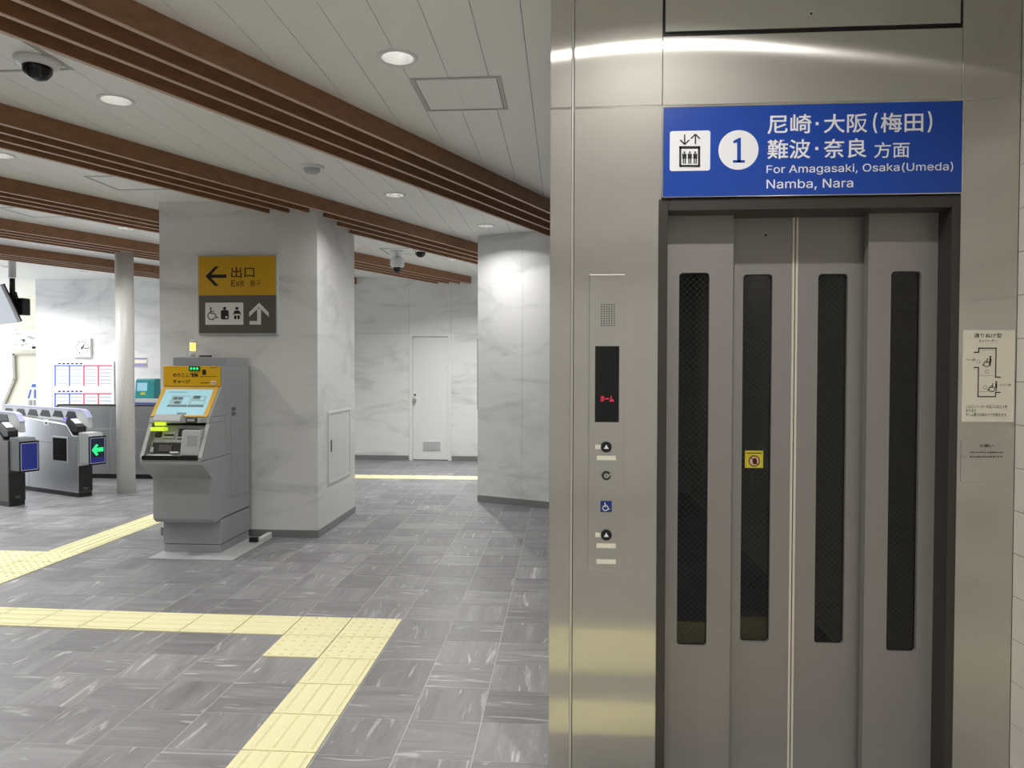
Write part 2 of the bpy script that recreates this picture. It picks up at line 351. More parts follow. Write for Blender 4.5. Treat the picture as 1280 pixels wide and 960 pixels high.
# flat print: lettering and symbols as thin geometry on a plane
class Plane:
    def __init__(s, o, U, W):
        s.o = Vector(o); s.U = Vector(U).normalized(); s.W = Vector(W).normalized(); s.n = s.U.cross(s.W).normalized()
        if s.n.dot(CAMP-s.o) < 0: s.n = -s.n
    def px(s, x, y):
        d = ray(x, y); t = (s.o-CAMP).dot(s.n)/d.dot(s.n); p = CAMP+d*t-s.o
        return p.dot(s.U), p.dot(s.W)
    def at(s, u, w_, d=0.0): return s.o+s.U*u+s.W*w_+s.n*d
def YPlane(Y): return Plane((0, Y, 0), (1, 0, 0), (0, 0, 1))
try: LATIN = bpy.data.fonts.load(bpy.utils.system_resource('DATAFILES')+'/fonts/Inter.woff2')
except Exception: LATIN = None
class Flat:
    def __init__(s, pl, d=.0006): s.pl = pl; s.d = d; s.m = MB()
    def poly(s, pts): s.m.add([s.pl.at(u, w_, s.d) for u, w_ in pts], [tuple(range(len(pts)))]); return s
    def rect(s, u0, w0, u1, w1): return s.poly([(u0,w0),(u1,w0),(u1,w1),(u0,w1)])
    def pxrect(s, x0, y0, x1, y1):
        return s.poly([s.pl.px(x0,y1), s.pl.px(x1,y1), s.pl.px(x1,y0), s.pl.px(x0,y0)])
    def pxpoly(s, pts): return s.poly([s.pl.px(*p) for p in pts])
    def disc(s, u, w_, r, n=28, r2=None):
        r2 = r2 or r; return s.poly([(u+r*math.cos(2*math.pi*i/n), w_+r2*math.sin(2*math.pi*i/n)) for i in range(n)])
    def line(s, a, b, t):
        a = Vector(a); b = Vector(b); d = (b-a)
        if d.length < 1e-9: return s
        nn = Vector((-d.y, d.x)).normalized()*t/2
        return s.poly([tuple(a-nn), tuple(b-nn), tuple(b+nn), tuple(a+nn)])
    def pxline(s, a, b, t): return s.line(s.pl.px(*a), s.pl.px(*b), t)
    def arc(s, u, w_, r, t, a0=0, a1=360, n=26):
        P = lambda a, rr: (u+rr*math.cos(math.radians(a)), w_+rr*math.sin(math.radians(a)))
        for i in range(n):
            q0 = a0+(a1-a0)*i/n; q1 = a0+(a1-a0)*(i+1)/n
            s.poly([P(q0,r-t/2), P(q1,r-t/2), P(q1,r+t/2), P(q0,r+t/2)])
        return s
    def rrect(s, u0, w0, u1, w1, r):
        pts = []
        for cx, cy, a in ((u1-r,w1-r,0),(u0+r,w1-r,90),(u0+r,w0+r,180),(u1-r,w0+r,270)):
            pts += [(cx+r*math.cos(math.radians(a+i*18)), cy+r*math.sin(math.radians(a+i*18))) for i in range(6)]
        return s.poly(pts)
    def text(s, body, box, weight=0.0):
        """fit a line of text into (u0, w0, u1, w1)"""
        cu = bpy.data.curves.new('t', 'FONT'); cu.body = body; cu.resolution_u = 3; cu.offset = weight; cu.fill_mode = 'FRONT'
        if LATIN and body.isascii(): cu.font = LATIN
        o = bpy.data.objects.new('t', cu); COL.objects.link(o)
        dg = bpy.context.evaluated_depsgraph_get(); me = bpy.data.meshes.new_from_object(o.evaluated_get(dg))
        vs = [v.co.copy() for v in me.vertices]; fs = [tuple(p.vertices) for p in me.polygons]
        bpy.data.objects.remove(o); bpy.data.curves.remove(cu); bpy.data.meshes.remove(me)
        if not vs: return s
        a0 = min(v.x for v in vs); a1 = max(v.x for v in vs); b0 = min(v.y for v in vs); b1 = max(v.y for v in vs)
        u0, w0, u1, w1 = box; kx = (u1-u0)/max(1e-6, a1-a0); ky = (w1-w0)/max(1e-6, b1-b0)
        s.m.add([s.pl.at(u0+(v.x-a0)*kx, w0+(v.y-b0)*ky, s.d) for v in vs], fs); return s
    def pxtext(s, body, x0, y0, x1, y1, weight=0.0):
        u0, w0 = s.pl.px(x0, y1); u1, w1 = s.pl.px(x1, y0); return s.text(body, (u0, w0, u1, w1), weight)
    def wheelchair(s, u, w_, h, t, flip=1):
        f = flip; s.disc(u-.12*h*f, w_+.43*h, .075*h, 12)
        s.line((u-.12*h*f, w_+.36*h), (u-.10*h*f, w_+.02*h), t); s.line((u-.11*h*f, w_+.2*h), (u+.16*h*f, w_+.2*h), t*.8)
        s.line((u-.10*h*f, w_+.04*h), (u+.2*h*f, w_+.04*h), t); s.line((u+.2*h*f, w_+.04*h), (u+.32*h*f, w_-.3*h), t); s.line((u+.3*h*f, w_-.3*h), (u+.44*h*f, w_-.24*h), t)
        if f > 0: s.arc(u-.06*h, w_-.14*h, .28*h, t, 100, 340)
        else: s.arc(u+.06*h, w_-.14*h, .28*h, t, -160, 80)
        return s
    def done(s, name, mat, parent): 
        root = parent
        while root.parent is not None: root = root.parent
        mb = s.m
        if root.name in INV: mb.v = [INV[root.name] @ v for v in mb.v]
        me = mb.mesh(name)
        bm = bmesh.new(); bm.from_mesh(me)
        nl = (INV[root.name].to_3x3() @ s.pl.n) if root.name in INV else s.pl.n
        bm.normal_update()
        fl = [f for f in bm.faces if f.normal.dot(nl) < 0]
        if fl: bmesh.ops.reverse_faces(bm, faces=fl)
        bm.to_mesh(me); bm.free()
        me.materials.append(mat); o = bpy.data.objects.new(name, me); COL.objects.link(o); o.parent = parent
        return o

# ================================================================== SETTING
# ---- floor: slab of bedding mortar, single tiles, joints left open
FX0, FX1, FY0, FY1 = -12.0, XR, -3.5, 14.5
floor = struct('floor', MB().box(FX0, FX1+.2, FY0, FY1, -.12, -.0009), M_fgrout)
g2 = .0019
tm = MB().add([(-TS/2+g2,-TS/2+g2,0),(TS/2-g2,-TS/2+g2,0),(TS/2-g2,TS/2-g2,0),(-TS/2+g2,TS/2-g2,0),
               (-TS/2+g2-.0006,-TS/2+g2-.0006,-.004),(TS/2-g2+.0006,-TS/2+g2-.0006,-.004),(TS/2-g2+.0006,TS/2-g2+.0006,-.004),(-TS/2+g2-.0006,TS/2-g2+.0006,-.004)],
              [(0,1,2,3),(0,4,5,1),(1,5,6,2),(2,6,7,3),(3,7,4,0)])
tile_me = tm.mesh('tile'); tile_me.materials.append(M_tile)
cells = []
for i in range(int((FX0-GX)/TS)-1, int((FX1-GX)/TS)+2):
    for j in range(int((FY0-GY)/TS)-1, int((FY1-GY)/TS)+2):
        cx, cy = GX+(i+.5)*TS, GY+(j+.5)*TS
        if cx < FX0 or cx > FX1+.1 or cy < FY0 or cy > FY1: continue
        if PX0+.15 < cx < PX1-.15 and PY0+.15 < cy < PY1-.15: continue
        p = proj((cx, cy, 0)); key = 1e9
        if p and -20 < p[0] < 684 and 560 < p[1] < 985:
            if not (i == -1 and j < -1) and not (j == -1 and i < 0) and not (p[1] < 668 and 315 < p[0] < 450): key = p[2]
        cells.append((key, cx, cy))
cells.sort()
rest = MB()
for n, (key, cx, cy) in enumerate(cells):
    if n < 290 and key < 1e8:
        o = bpy.data.objects.new('tile', tile_me); COL.objects.link(o); o.location = (cx, cy, 0); o.parent = floor
    else:
        rest.add([v+Vector((cx, cy, 0)) for v in tm.v], tm.f)
rest_o = obj('far_tiles', rest, M_tile, floor); rest_o['kind'] = 'stuff'

# ---- tactile paving
def tactile_mesh(kind):
    m = MB(); h = TS/2-.0036; z = .006
    m.box(-h, h, -h, h, 0, z)
    if kind == 'bar':
        for k in range(4):
            c = -TS/2+TS*(k+.5)/4; a, b = .0165, .0095; e = .138
            m.add([(-e,c-a,z),(e,c-a,z),(e,c+a,z),(-e,c+a,z),(-e+.008,c-b,z+.006),(e-.008,c-b,z+.006),(e-.008,c+b,z+.006),(-e+.008,c+b,z+.006)],
                  [(4,5,6,7),(0,1,5,4),(1,2,6,5),(2,3,7,6),(3,0,4,7)])
    else:
        for a in range(5):
            for b in range(5):
                x = -TS/2+TS*(a+.5)/5; y = -TS/2+TS*(b+.5)/5; n = 8
                lo = [(x+.011*math.cos(2*math.pi*q/n), y+.011*math.sin(2*math.pi*q/n), z) for q in range(n)]
                hi = [(x+.006*math.cos(2*math.pi*q/n), y+.006*math.sin(2*math.pi*q/n), z+.006) for q in range(n)]
                m.add(lo+hi, [(q,(q+1)%n,n+(q+1)%n,n+q) for q in range(n)]+[tuple(range(n,2*n))])
    me = m.mesh('tactile_tile_'+kind); me.materials.append(M_yel); return me
TBAR, TDOT = tactile_mesh('bar'), tactile_mesh('dot')
def tac(parent, x, y, kind, along='x', rot=0.0):
    o = bpy.data.objects.new('tactile_tile', TBAR if kind == 'bar' else TDOT); COL.objects.link(o)
    l = parent.location
    o.location = (x-l.x, y-l.y, 0); o.rotation_euler = (0, 0, (0 if along == 'x' else math.pi/2)+rot); o.parent = parent
tp = thing('tactile_path', 'yellow tactile paving path turning a corner with four dotted tiles', 'tactile paving', (GX-.15, GY-.15, 0))
for i in (-2, -1):
    for j in (-1, -2): tac(tp, GX+(i+.5)*TS, GY+(j+.5)*TS, 'dot')
x, y, a = GX-3*TS+.15, GY-.15, 0.0
for k in range(9):                              # this leg bends a little away from the tile grid
    tac(tp, x, y, 'bar', 'x', a)
    na = a if k < 1 else -.020*min(1, (k)/2.)
    x -= .15*math.cos(a)+.15*math.cos(na); y -= .15*math.sin(a)+.15*math.sin(na); a = na
for j in range(-3, -10, -1): tac(tp, GX-.5*TS, GY+(j+.5)*TS, 'bar', 'y')
tp2 = thing('tactile_path', 'yellow tactile paving strip with a dotted pad running up behind the fare machine', 'tactile paving', (-3.97, 5.0, 0))
for k in range(12): tac(tp2, -3.97, 5.55+.15+k*TS, 'bar', 'y')
for i in range(3):
    for j in range(3): tac(tp2, -3.97-i*TS, 5.55-.15-j*TS, 'dot')
tp3 = thing('tactile_path', 'thin yellow tactile strip on the floor before the white service door', 'tactile paving', (-2, 9.72, 0))
for k in range(14): tac(tp3, -4.6+k*TS, 9.72, 'bar', 'x')
# tiles in front of the lift, seen mirrored in the steel
tp4 = thing('tactile_path', 'yellow dotted tactile pad on the floor in front of the lift', 'tactile paving', (.2, 2.04, 0))
for k in range(4): tac(tp4, -.10+k*TS, 2.02, 'dot')
for k in range(6):
    tac(tp4, -.10+k*TS-.3, 1.44, 'bar', 'x'); tac(tp4, -.10+k*TS-.3, 1.14, 'bar', 'x')

# ---- downlight places (needed for the holes in the ceiling)
def od(o, t): v = NB*o+TB*t; return (v.x, v.y)
_a = onZ(106, 339.4, ZC); _b = onZ(7.5, 333.3, ZC)
DL = [  # x, y, watts, label
 # fittings the photograph shows
 (-.779, 3.39, W_NEAR, 'recessed downlight beside the square ceiling hatch near the lift'),
 (-2.418, 3.822, W_NEAR*.8, 'recessed downlight past the dark dome camera, between two slat rows'),
 (-1.42, 6.055, W_NEAR, 'recessed downlight in front of the marble pillar, past the round white detector'),
 (-.804, 7.418, W_NEAR*.85, 'recessed downlight against the marble wall behind the lift'),
 (-3.839, 4.76, W_NEAR*.6, 'recessed downlight over the dotted tactile pad'),
 (-4.542, 7.321, W_FAR*.35, 'recessed downlight above the white round column'),
 (-1.475, 9.681, W_MID, 'recessed downlight near the two dome cameras'),
 (_a.x, _a.y, W_FAR*.14, 'recessed downlight beyond the gates, above the timetable board'),
 (_b.x, _b.y, W_FAR, 'recessed downlight beside the hanging monitor'),
 # the same rows of ceiling fittings carried on outside the picture, at the spacing seen in it
 (.34, 1.76, W_NEAR, 'recessed downlight before the lift, in front of the call panel'),
] + [od(o_, t_)+(w_, None) for o_, t_, w_ in (
 (-.40, -.70, W_NEAR), (-.40, -3.1, W_NEAR), (1.28, .20, W_NEAR), (1.28, -2.2, W_NEAR), (-2.08, .34, W_NEAR), (-2.08, -2.1, W_NEAR),
 (-3.76, .07, W_NEAR), (-3.76, -2.4, W_NEAR), (-5.44, .35, W_NEAR), (-7.13, 2.4, W_FAR), (-8.81, 4.2, W_FAR), (-10.5, 3.0, W_FAR), (-12.2, 5.9, W_FAR))]
RD = .078
# ---- ceiling: long white panels, 0.2 m wide, open joints, dark void above
ceiling = struct('ceiling', MB().box(FX0, FX1+.2, FY0, FY1, 3.06, 3.16), M_plenum)
YT = 6.83
def cut_holes(o, holes):
    for hx, hy in holes:
        c = bpy.data.objects.new('cut', MB().lathe((hx, hy, 0), [(RD-.004, ZC-.1), (RD-.004, ZC+.1)], 28).mesh('cut')); COL.objects.link(c)
        md = o.modifiers.new('b', 'BOOLEAN'); md.object = c; md.operation = 'DIFFERENCE'; md.solver = 'EXACT'
    bpy.context.view_layer.update()
    me = bpy.data.meshes.new_from_object(o.evaluated_get(bpy.context.evaluated_depsgraph_get()))
    cs = [m.object for m in o.modifiers]; o.modifiers.clear()
    old = o.data; o.data = me; bpy.data.meshes.remove(old)
    for c in cs: bpy.data.objects.remove(c)
k0 = int((FX0+.98)/.2)-1
for k in range(k0, 14):
    x0, x1 = -.98+k*.2, -.98+(k+1)*.2
    if x1 < FX0+.01 or x0 > FX1: continue
    for (y0, y1) in ((FY0, YT), (YT, FY1)):
        o = obj('ceiling_panel', MB().box(max(x0, FX0)+.0014, x1-.0014, y0+.0014, y1-.0014, ZC, ZC+.012), M_ceil, ceiling)
        hs = [(a[0], a[1]) for a in DL if x0-RD < a[0] < x1+RD and y0-RD < a[1] < y1+RD]
        if hs: cut_holes(o, hs)

# ---- walls
def marble_wall(name, o, U, length, z0, z1, thick, joints, label=None, hz=None, depth_sign=1):
    """backing slab with marble panels in front; o = corner on the floor, U along the wall, panels face the camera"""
    o = Vector(o); U = Vector(U).normalized(); W = Vector((0, 0, 1)); n = U.cross(W)
    if n.dot(CAMP-o) < 0: n = -n
    n = n*depth_sign
    root = obj(name, MB().frame_box(o, U, W, n, 0, length, z0, z1, -thick, -.012), M_grout); root['kind'] = 'structure'
    if label: root['label'] = label
    us = [0]+joints+[length]; zs = [z0]+(hz or [])+[z1]
    for a, b in zip(us[:-1], us[1:]):
        for c, d in zip(zs[:-1], zs[1:]):
            obj('marble_panel', MB().frame_box(o, U, W, n, a+(.001 if a else 0), b-(.001 if b < length else 0), c+(.001 if c > z0 else 0), d-(.001 if d < z1 else 0), -.012, 0), M_marble, root)
    return root, o, U, W, n
def baseboard(name, o, U, n, u0, u1, h=.075, d=.006):
    b = obj(name, MB().frame_box(Vector(o), Vector(U).normalized(), Vector((0, 0, 1)), n, u0, u1, 0, h, -.002, d), M_base); b['kind'] = 'structure'; return b
ZT = ZC+.06
# far wall with the service door (door opening left free)
D0, D1, DH = -2.470, -1.797, 2.02
far = sroot('wall_far', loc=(-4, YF, 0))
fb = MB(); fb.box(-8.73, D0, YF+.012, YF+.2, 0, ZT); fb.box(D1, 1.6, YF+.012, YF+.2, 0, ZT); fb.box(D0, D1, YF+.012, YF+.2, DH, ZT); fb.box(D0, D1, YF+.12, YF+.2, 0, DH)
obj('backing', fb, M_grout, far)
edges = [-8.73, -7.62, -6.51, -5.40, -4.30, -3.38, D0, D1, -1.0, -.2, 1.6]
for a, b in zip(edges[:-1], edges[1:]):
    rows = [(DH, ZT)] if a == D0 else [(0, DH+.006), (DH+.010, ZT)]
    if a == D1 or a > D1: rows = [(0, ZT)]
    for c, d in rows: obj('marble_panel', MB().box(a+.0012, b-.0012, YF, YF+.012, c, d), M_marble, far)
obj('wall_far_return', MB().box(-8.73, -8.71, YF+.2, FY1, 0, ZT), M_beige)['kind'] = 'structure'
bb = baseboard('baseboard_far', (0, YF, 0), (1, 0, 0), Vector((0, -1, 0)), -8.73, D0-.01)
bb2 = baseboard('baseboard_far_right', (0, YF, 0), (1, 0, 0), Vector((0, -1, 0)), D1+.01, 1.5)
# service door
dr = sroot('door_1', 'white steel service door with a small louvre in the far marble wall', ((D0+D1)/2, YF, 0))
fm = MB(); fm.box(D0, D0+.05, YF-.012, YF+.1, 0, DH); fm.box(D1-.05, D1, YF-.012, YF+.1, 0, DH); fm.box(D0+.05, D1-.05, YF-.012, YF+.1, DH-.045, DH)
obj('door_frame', fm, M_whitep, dr, .003)
leaf = obj('door_leaf', MB().box(D0+.053, D1-.053, YF+.02, YF+.06, .01, DH-.048), M_whitep, dr, .003)
lv = MB().box(-2.262, -1.960, YF+.010, YF+.0195, .155, .305); louv = obj('louvre_frame', lv, M_whitep, leaf)
for k in range(6):
    z = .168+k*.0235
    m = MB().add([(-2.25,YF+.003,z),(-1.972,YF+.003,z),(-1.972,YF+.003,z+.006),(-2.25,YF+.003,z+.006),(-2.25,YF+.011,z+.012),(-1.972,YF+.011,z+.012),(-1.972,YF+.011,z+.017),(-2.25,YF+.011,z+.017)],
                 [(0,1,2,3),(7,6,5,4),(0,4,5,1),(3,2,6,7),(0,3,7,4),(1,5,6,2)])
    obj('louvre_slat', m, M_machl, leaf)
kn = MB().tube((-2.383, YF+.02, .965), (-2.383, YF-.045, .965), .030, 16); obj('door_knob', kn, M_chrome, leaf)
obj('lock_cylinder', MB().tube((-2.383, YF+.02, 1.045), (-2.383, YF+.008, 1.045), .016, 12), M_frame, leaf)

# wall behind the lift, turned with the slats
WRP = Vector((-.955, 8.033, 0)); WU = Vector((NB.x, NB.y, 0)); WT = Vector((TB.x, TB.y, 0))
wr, *_ = marble_wall('wall_middle', WRP, WU, 2.75, 0, ZT, .12, [.55, 1.45])
wrs = struct('wall_middle_return', MB().frame_box(WRP, WT, Vector((0, 0, 1)), -WU, .004, 3.75, 0, ZT, -.12, 0), M_marble)
baseboard('baseboard_middle', WRP, WU, -WT, 0, 2.7)
sb = MB().frame_box(WRP, WT, Vector((0, 0, 1)), -WU, .05, .65, 1.02, 1.80, .001, .036)
tag(obj('notice_board', sb, M_black), 'thin dark notice board seen edge-on at the wall corner behind the lift', 'board')

# pillar
pil = sroot('wall_pillar', 'square pillar clad in white marble', ((PX0+PX1)/2, (PY0+PY1)/2, 0))
obj('core', MB().box(PX0+.013, PX1-.013, PY0+.013, PY1-.013, 0, ZT), M_grout, pil)
obj('marble_panel', MB().box(PX0, PX1, PY0, PY0+.0125, 0, ZT), M_marble, pil)
obj('marble_panel', MB().box(PX1-.0125, PX1, PY0+.0130, PY1, 0, ZT), M_marble, pil)
obj('marble_panel', MB().box(PX0, PX0+.0125, PY0+.0130, PY1, 0, ZT), M_marble, pil)
obj('marble_panel', MB().box(PX0+.013, PX1-.013, PY1-.0125, PY1, 0, ZT), M_marble, pil)
pb = MB(); d = .006
pb.box(PX0-d, PX1+d, PY0-d, PY0+.001, 0, .066); pb.box(PX1-.001, PX1+d, PY0+.001, PY1+d, 0, .066); pb.box(PX0-d, PX0+.001, PY0+.001, PY1+d, 0, .066); pb.box(PX0+.001, PX1-.001, PY1-.001, PY1+d, 0, .066)
struct('baseboard_pillar', pb, M_base)
# inspection door on the pillar's right face
ip = thing('inspection_door', 'white inspection door set in the right face of the marble pillar', 'access door', (PX1, 6.81, .42))
ya, yb, za, zb = 6.465, 7.15, .42, 1.08
fr = MB(); t = .025
fr.box(PX1-.002, PX1+.010, ya, ya+t, za, zb); fr.box(PX1-.002, PX1+.010, yb-t, yb, za, zb); fr.box(PX1-.002, PX1+.010, ya+t, yb-t, za, za+t); fr.box(PX1-.002, PX1+.010, ya+t, yb-t, zb-t, zb)
obj('frame', fr, M_whitep, ip, .002)
obj('leaf', MB().box(PX1-.002, PX1+.006, ya+t+.003, yb-t-.003, za+t+.003, zb-t-.003), M_whitep, ip)
obj('latch', MB().box(PX1+.005, PX1+.010, 6.535, 6.56, .71, .82), M_frame, ip)

# remaining shell, mostly out of view
struct('wall_back', MB().box(FX0, FX1+.2, FY0-.15, FY0, 0, ZT), M_marble)
struct('wall_left', MB().box(-9.15, -9.0, FY0, 6.0, 0, ZT), M_marble)
struct('wall_left_return', MB().box(FX0, -9.0, 6.0, 6.15, 0, ZT), M_marble)
struct('wall_exit', MB().box(FX0, -8.71, FY1-.15, FY1, 0, ZT), M_beige)
struct('wall_right_rear', MB().box(FX1+.03, FX1+.2, YE+2.2, 8.2, 0, ZT), M_marble)

# right wall: small white glazed tiles in courses
rw = struct('wall_right', MB().box(XR+.008, XR+.2, FY0, YE+.02, 0, ZT), M_grout)
zz = .074-.143; course = 0
tme = {}
for nm, mt in (('w', M_walltile_w),):
    me = MB().box(0, .0085, -.1485, .1485, -.0705, .0705).mesh('wall_tile_'+nm); me.materials.append(mt); tme[nm] = me
extra = {'w': MB()}
for c in range(21):
    zc = .0795+c*.143
    if zc > ZC: break
    nm = 'w'
    for k in range(20):
        yc = YE-.1495-k*.3-(.15 if c % 2 else 0)+.15
        if yc > YE-.1: yc = YE-.1495
        if yc < FY0+.1: continue
        if yc > .6:
            o = bpy.data.objects.new('wall_tile', tme[nm]); COL.objects.link(o); o.location = (XR, yc, zc); o.parent = rw
        else: extra[nm].box(XR, XR+.0085, yc-.1485, yc+.1485, zc-.0705, zc+.0705)
for nm, mt in (('w', M_walltile_w),):
    o = obj('near_wall_tiles', extra[nm], mt, rw); o['kind'] = 'stuff'

# ---- steel front of the lift shaft
XS0, XS1 = -.052, XR
OP0, OP1, OPH = .325, 1.309, 2.058            # opening with its dark frame
ws = sroot('wall_lift', 'brushed stainless steel cladding around the lift', (.72, YE, 0))
bk = MB(); bk.box(XS0+.01, OP0, YE+.012, YE+.20, 0, ZT); bk.box(OP1, XS1+.2, YE+.012, YE+.20, 0, ZT); bk.box(OP0, OP1, YE+.012, YE+.20, OPH, ZT)
bk.box(XS0+.01, XS0+.1, YE+.2, YE+2.2, 0, ZT); bk.box(XS1+.05, XS1+.2, YE+.2, YE+2.2, 0, ZT); bk.box(XS0+.01, XS1+.2, YE+2.05, YE+2.2, 0, ZT)
obj('shaft', bk, M_machd, ws)
SEAM = 2.374
for (a, b, c, d) in ((XS0, .0205, 0, SEAM-.003), (XS0, .0205, SEAM+.003, ZT), (.0305, OP0+.004, 0, SEAM-.003), (.0305, .3285, SEAM+.003, ZT),
                     (OP1+.002, XS1-.001, 0, SEAM-.003), (OP1+.002, XS1-.001, SEAM+.003, ZT)):
    obj('steel_panel', MB().box(a, b, YE, YE+.012, c, d), M_steel, ws, .0012)
obj('steel_panel', MB().box(.3295, 1.3100, YE, YE+.012, SEAM+.003, 2.609), M_steel, ws, .0012)
obj('seam_trim', MB().box(.0205, .0285, YE-.003, YE+.013, 0, ZT), M_trims, ws, .002)
obj('seam_trim', MB().box(XS0, XS1-.001, YE+.001, YE+.013, SEAM-.003, SEAM+.003), M_chrome, ws)
obj('steel_side', MB().box(XS0, XS0+.01, YE+.012, YE+2.2, 0, ZT), M_steel, ws)
hp = obj('access_hatch', MB().box(.3375, 1.3010, YE-.002, YE+.012, 2.624, ZT), M_steel, ws, .0012); hp['label'] = 'steel access hatch with a keyhole above the lift sign'
obj('hatch_gap', MB().box(.3295, 1.3095, YE+.008, YE+.0125, 2.609, ZT), M_black, ws)
obj('keyhole', MB().tube((.818, YE-.001, 2.668), (.818, YE-.006, 2.668), .0105, 16), M_chrome, hp)
obj('screw', MB().tube((.818, YE-.005, 2.668), (.818, YE-.0068, 2.668), .004, 10), M_black, hp)

# ================================================================== LIFT DOORS
lift = thing('elevator_doors', 'grey four-leaf lift doors with tall narrow wired-glass windows in a dark frame', 'elevator', (.817, YE, 0))
JL, JR, HB = .350, 1.282, 2.018
fr = MB()
fr.box(OP0-.006, JL, YE-.004, YE+.20, 0, OPH-.001); fr.box(JR, OP1+.002, YE-.004, YE+.20, 0, OPH-.001); fr.box(JL, JR, YE-.004, YE+.20, HB, OPH-.001)
obj('door_frame', fr, M_frame, lift, .002)
obj('sill', MB().box(JL, JR, YE+.0, YE+.22, -.004, .004), M_machl, lift)
Z0W, Z1W = .490, 1.818
def lift_leaf(x0, x1, y, wx0, wx1, trim=None):
    """leaf with a rounded slot window cut through it"""
    t = .036; r = .014; xc = (wx0+wx1)/2
    pts = []
    for cx, cz, a in ((wx1-r,Z1W-r,0),(wx0+r,Z1W-r,90),(wx0+r,Z0W+r,180),(wx1-r,Z0W+r,270)):
        pts += [(cx+r*math.cos(math.radians(a+i*22.5)), cz+r*math.sin(math.radians(a+i*22.5))) for i in range(5)]
    outer = [(x1,HB+.02),(x0,HB+.02),(x0,.008),(x1,.008)]
    n = len(pts); m = MB(); vs = []
    for yy in (y, y+t): vs += [(a, yy, b) for a, b in outer]+[(a, yy, b) for a, b in pts]
    q = 4+n; fs = []
    for s_, off in ((0, 0), (1, q)):
        for c in range(4):            # corner fans and side quads between outer rectangle and slot
            base = off+4+c*5
            for i in range(4): fs.append((off+c, base+i, base+i+1))
            nb = off+4+((c+1) % 4)*5
            fs.append((off+c, base+4, nb, off+(c+1) % 4))
    for i in range(n): fs.append((4+i, 4+(i+1) % n, q+4+(i+1) % n, q+4+i))
    for i in range(4): fs.append((i, (i+1) % 4, q+(i+1) % 4, q+i))
    m.add(vs, fs)
    leaf = obj('door_leaf', m, M_door, lift)
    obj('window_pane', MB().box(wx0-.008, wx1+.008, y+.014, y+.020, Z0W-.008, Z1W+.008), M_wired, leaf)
    wm = MB(); p = .022; yw = y+.0125; tk = .00035       # diamond wire mesh in the glass
    wdt = wx1-wx0; hgt = Z1W-Z0W
    for sgn in (1, -1):
        k = -int(wdt/p)-2
        while k*p < hgt:
            za = Z0W+k*p
            a = (wx0, za) if sgn > 0 else (wx1, za)
            b = (wx1, za+wdt) if sgn > 0 else (wx0, za+wdt)
            if a[1] < Z0W: f = (Z0W-a[1])/(b[1]-a[1]); a = (a[0]+(b[0]-a[0])*f, Z0W)
            if b[1] > Z1W: f = (Z1W-a[1])/(b[1]-a[1]); b = (a[0]+(b[0]-a[0])*f, Z1W)
            if b[1]-a[1] > .003:
                d = Vector((b[0]-a[0], b[1]-a[1])).normalized(); nx, nz = -d.y*tk, d.x*tk
                wm.add([(a[0]-nx,yw,a[1]-nz),(b[0]-nx,yw,b[1]-nz),(b[0]+nx,yw,b[1]+nz),(a[0]+nx,yw,a[1]+nz)], [(0,1,2,3)])
            k += 1
    ww = obj('wire_mesh', wm, M_wire, leaf); ww['kind'] = 'stuff'
    return leaf
YO, YI = 2.634, 2.690
l1 = lift_leaf(JL-.02, .590, YO, .403, .508)
l2 = lift_leaf(.560, .813, YI, .638, .741)
l3 = lift_leaf(.826, 1.080, YI, .900, 1.003)
l4 = lift_leaf(1.050, JR+.02, YO, 1.127, 1.228)
obj('edge_trim', MB().box(.8085, .8165, YI-.004, YI+.036, .01, HB+.01), M_trim, l2, .001)
obj('edge_trim', MB().box(.8205, .8285, YI-.004, YI+.036, .01, HB+.01), M_trim, l3, .001)
obj('gap_seal', MB().box(.8165, .8205, YI+.006, YI+.03, .01, HB+.01), M_black, lift)
obj('pin_hole', MB().tube((.715, YI-.0008, 1.957), (.715, YI+.002, 1.957), .0045, 10), M_black, l2)
# dim car behind the windows
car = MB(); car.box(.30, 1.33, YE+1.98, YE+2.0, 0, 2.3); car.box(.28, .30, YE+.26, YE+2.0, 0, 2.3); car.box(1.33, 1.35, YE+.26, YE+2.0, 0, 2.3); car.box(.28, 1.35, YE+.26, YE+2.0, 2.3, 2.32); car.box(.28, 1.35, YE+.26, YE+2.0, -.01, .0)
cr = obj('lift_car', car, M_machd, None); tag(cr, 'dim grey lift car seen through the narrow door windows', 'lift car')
hr = MB().tube((.33, YE+1.92, .82), (1.30, YE+1.92, .82), .018); hr.tube((.345, YE+.4, .82), (.345, YE+1.92, .82), .018)
for k in (.36, 1.26): hr.tube((k, YE+1.92, .82), (k, YE+1.985, .82), .01)
obj('handrail', hr, M_black, cr)

# sticker on the second window
stk = thing('warning_sticker', 'small yellow square prohibition sticker on a lift door window', 'sticker', (.685, YI+.0135, 1.152))
obj('sheet', MB().box(.653, .717, YI+.0118, YI+.0138, 1.121, 1.183), M_stick, stk)
sp = YPlane(YI+.0118); cx, cz = .6855, 1.146
Flat(sp, .0004).disc(cx, cz, .018).done('hand_symbol', M_hand, stk)
Flat(sp, .0008).disc(cx+.002, cz-.001, .008, 12, .012).arc(cx, cz, .0185, .0035).line((cx-.0125, cz+.0125), (cx+.0125, cz-.0125), .0032).rect(.658, 1.173, .712, 1.176).done('prohibition_ring', M_brown, stk)

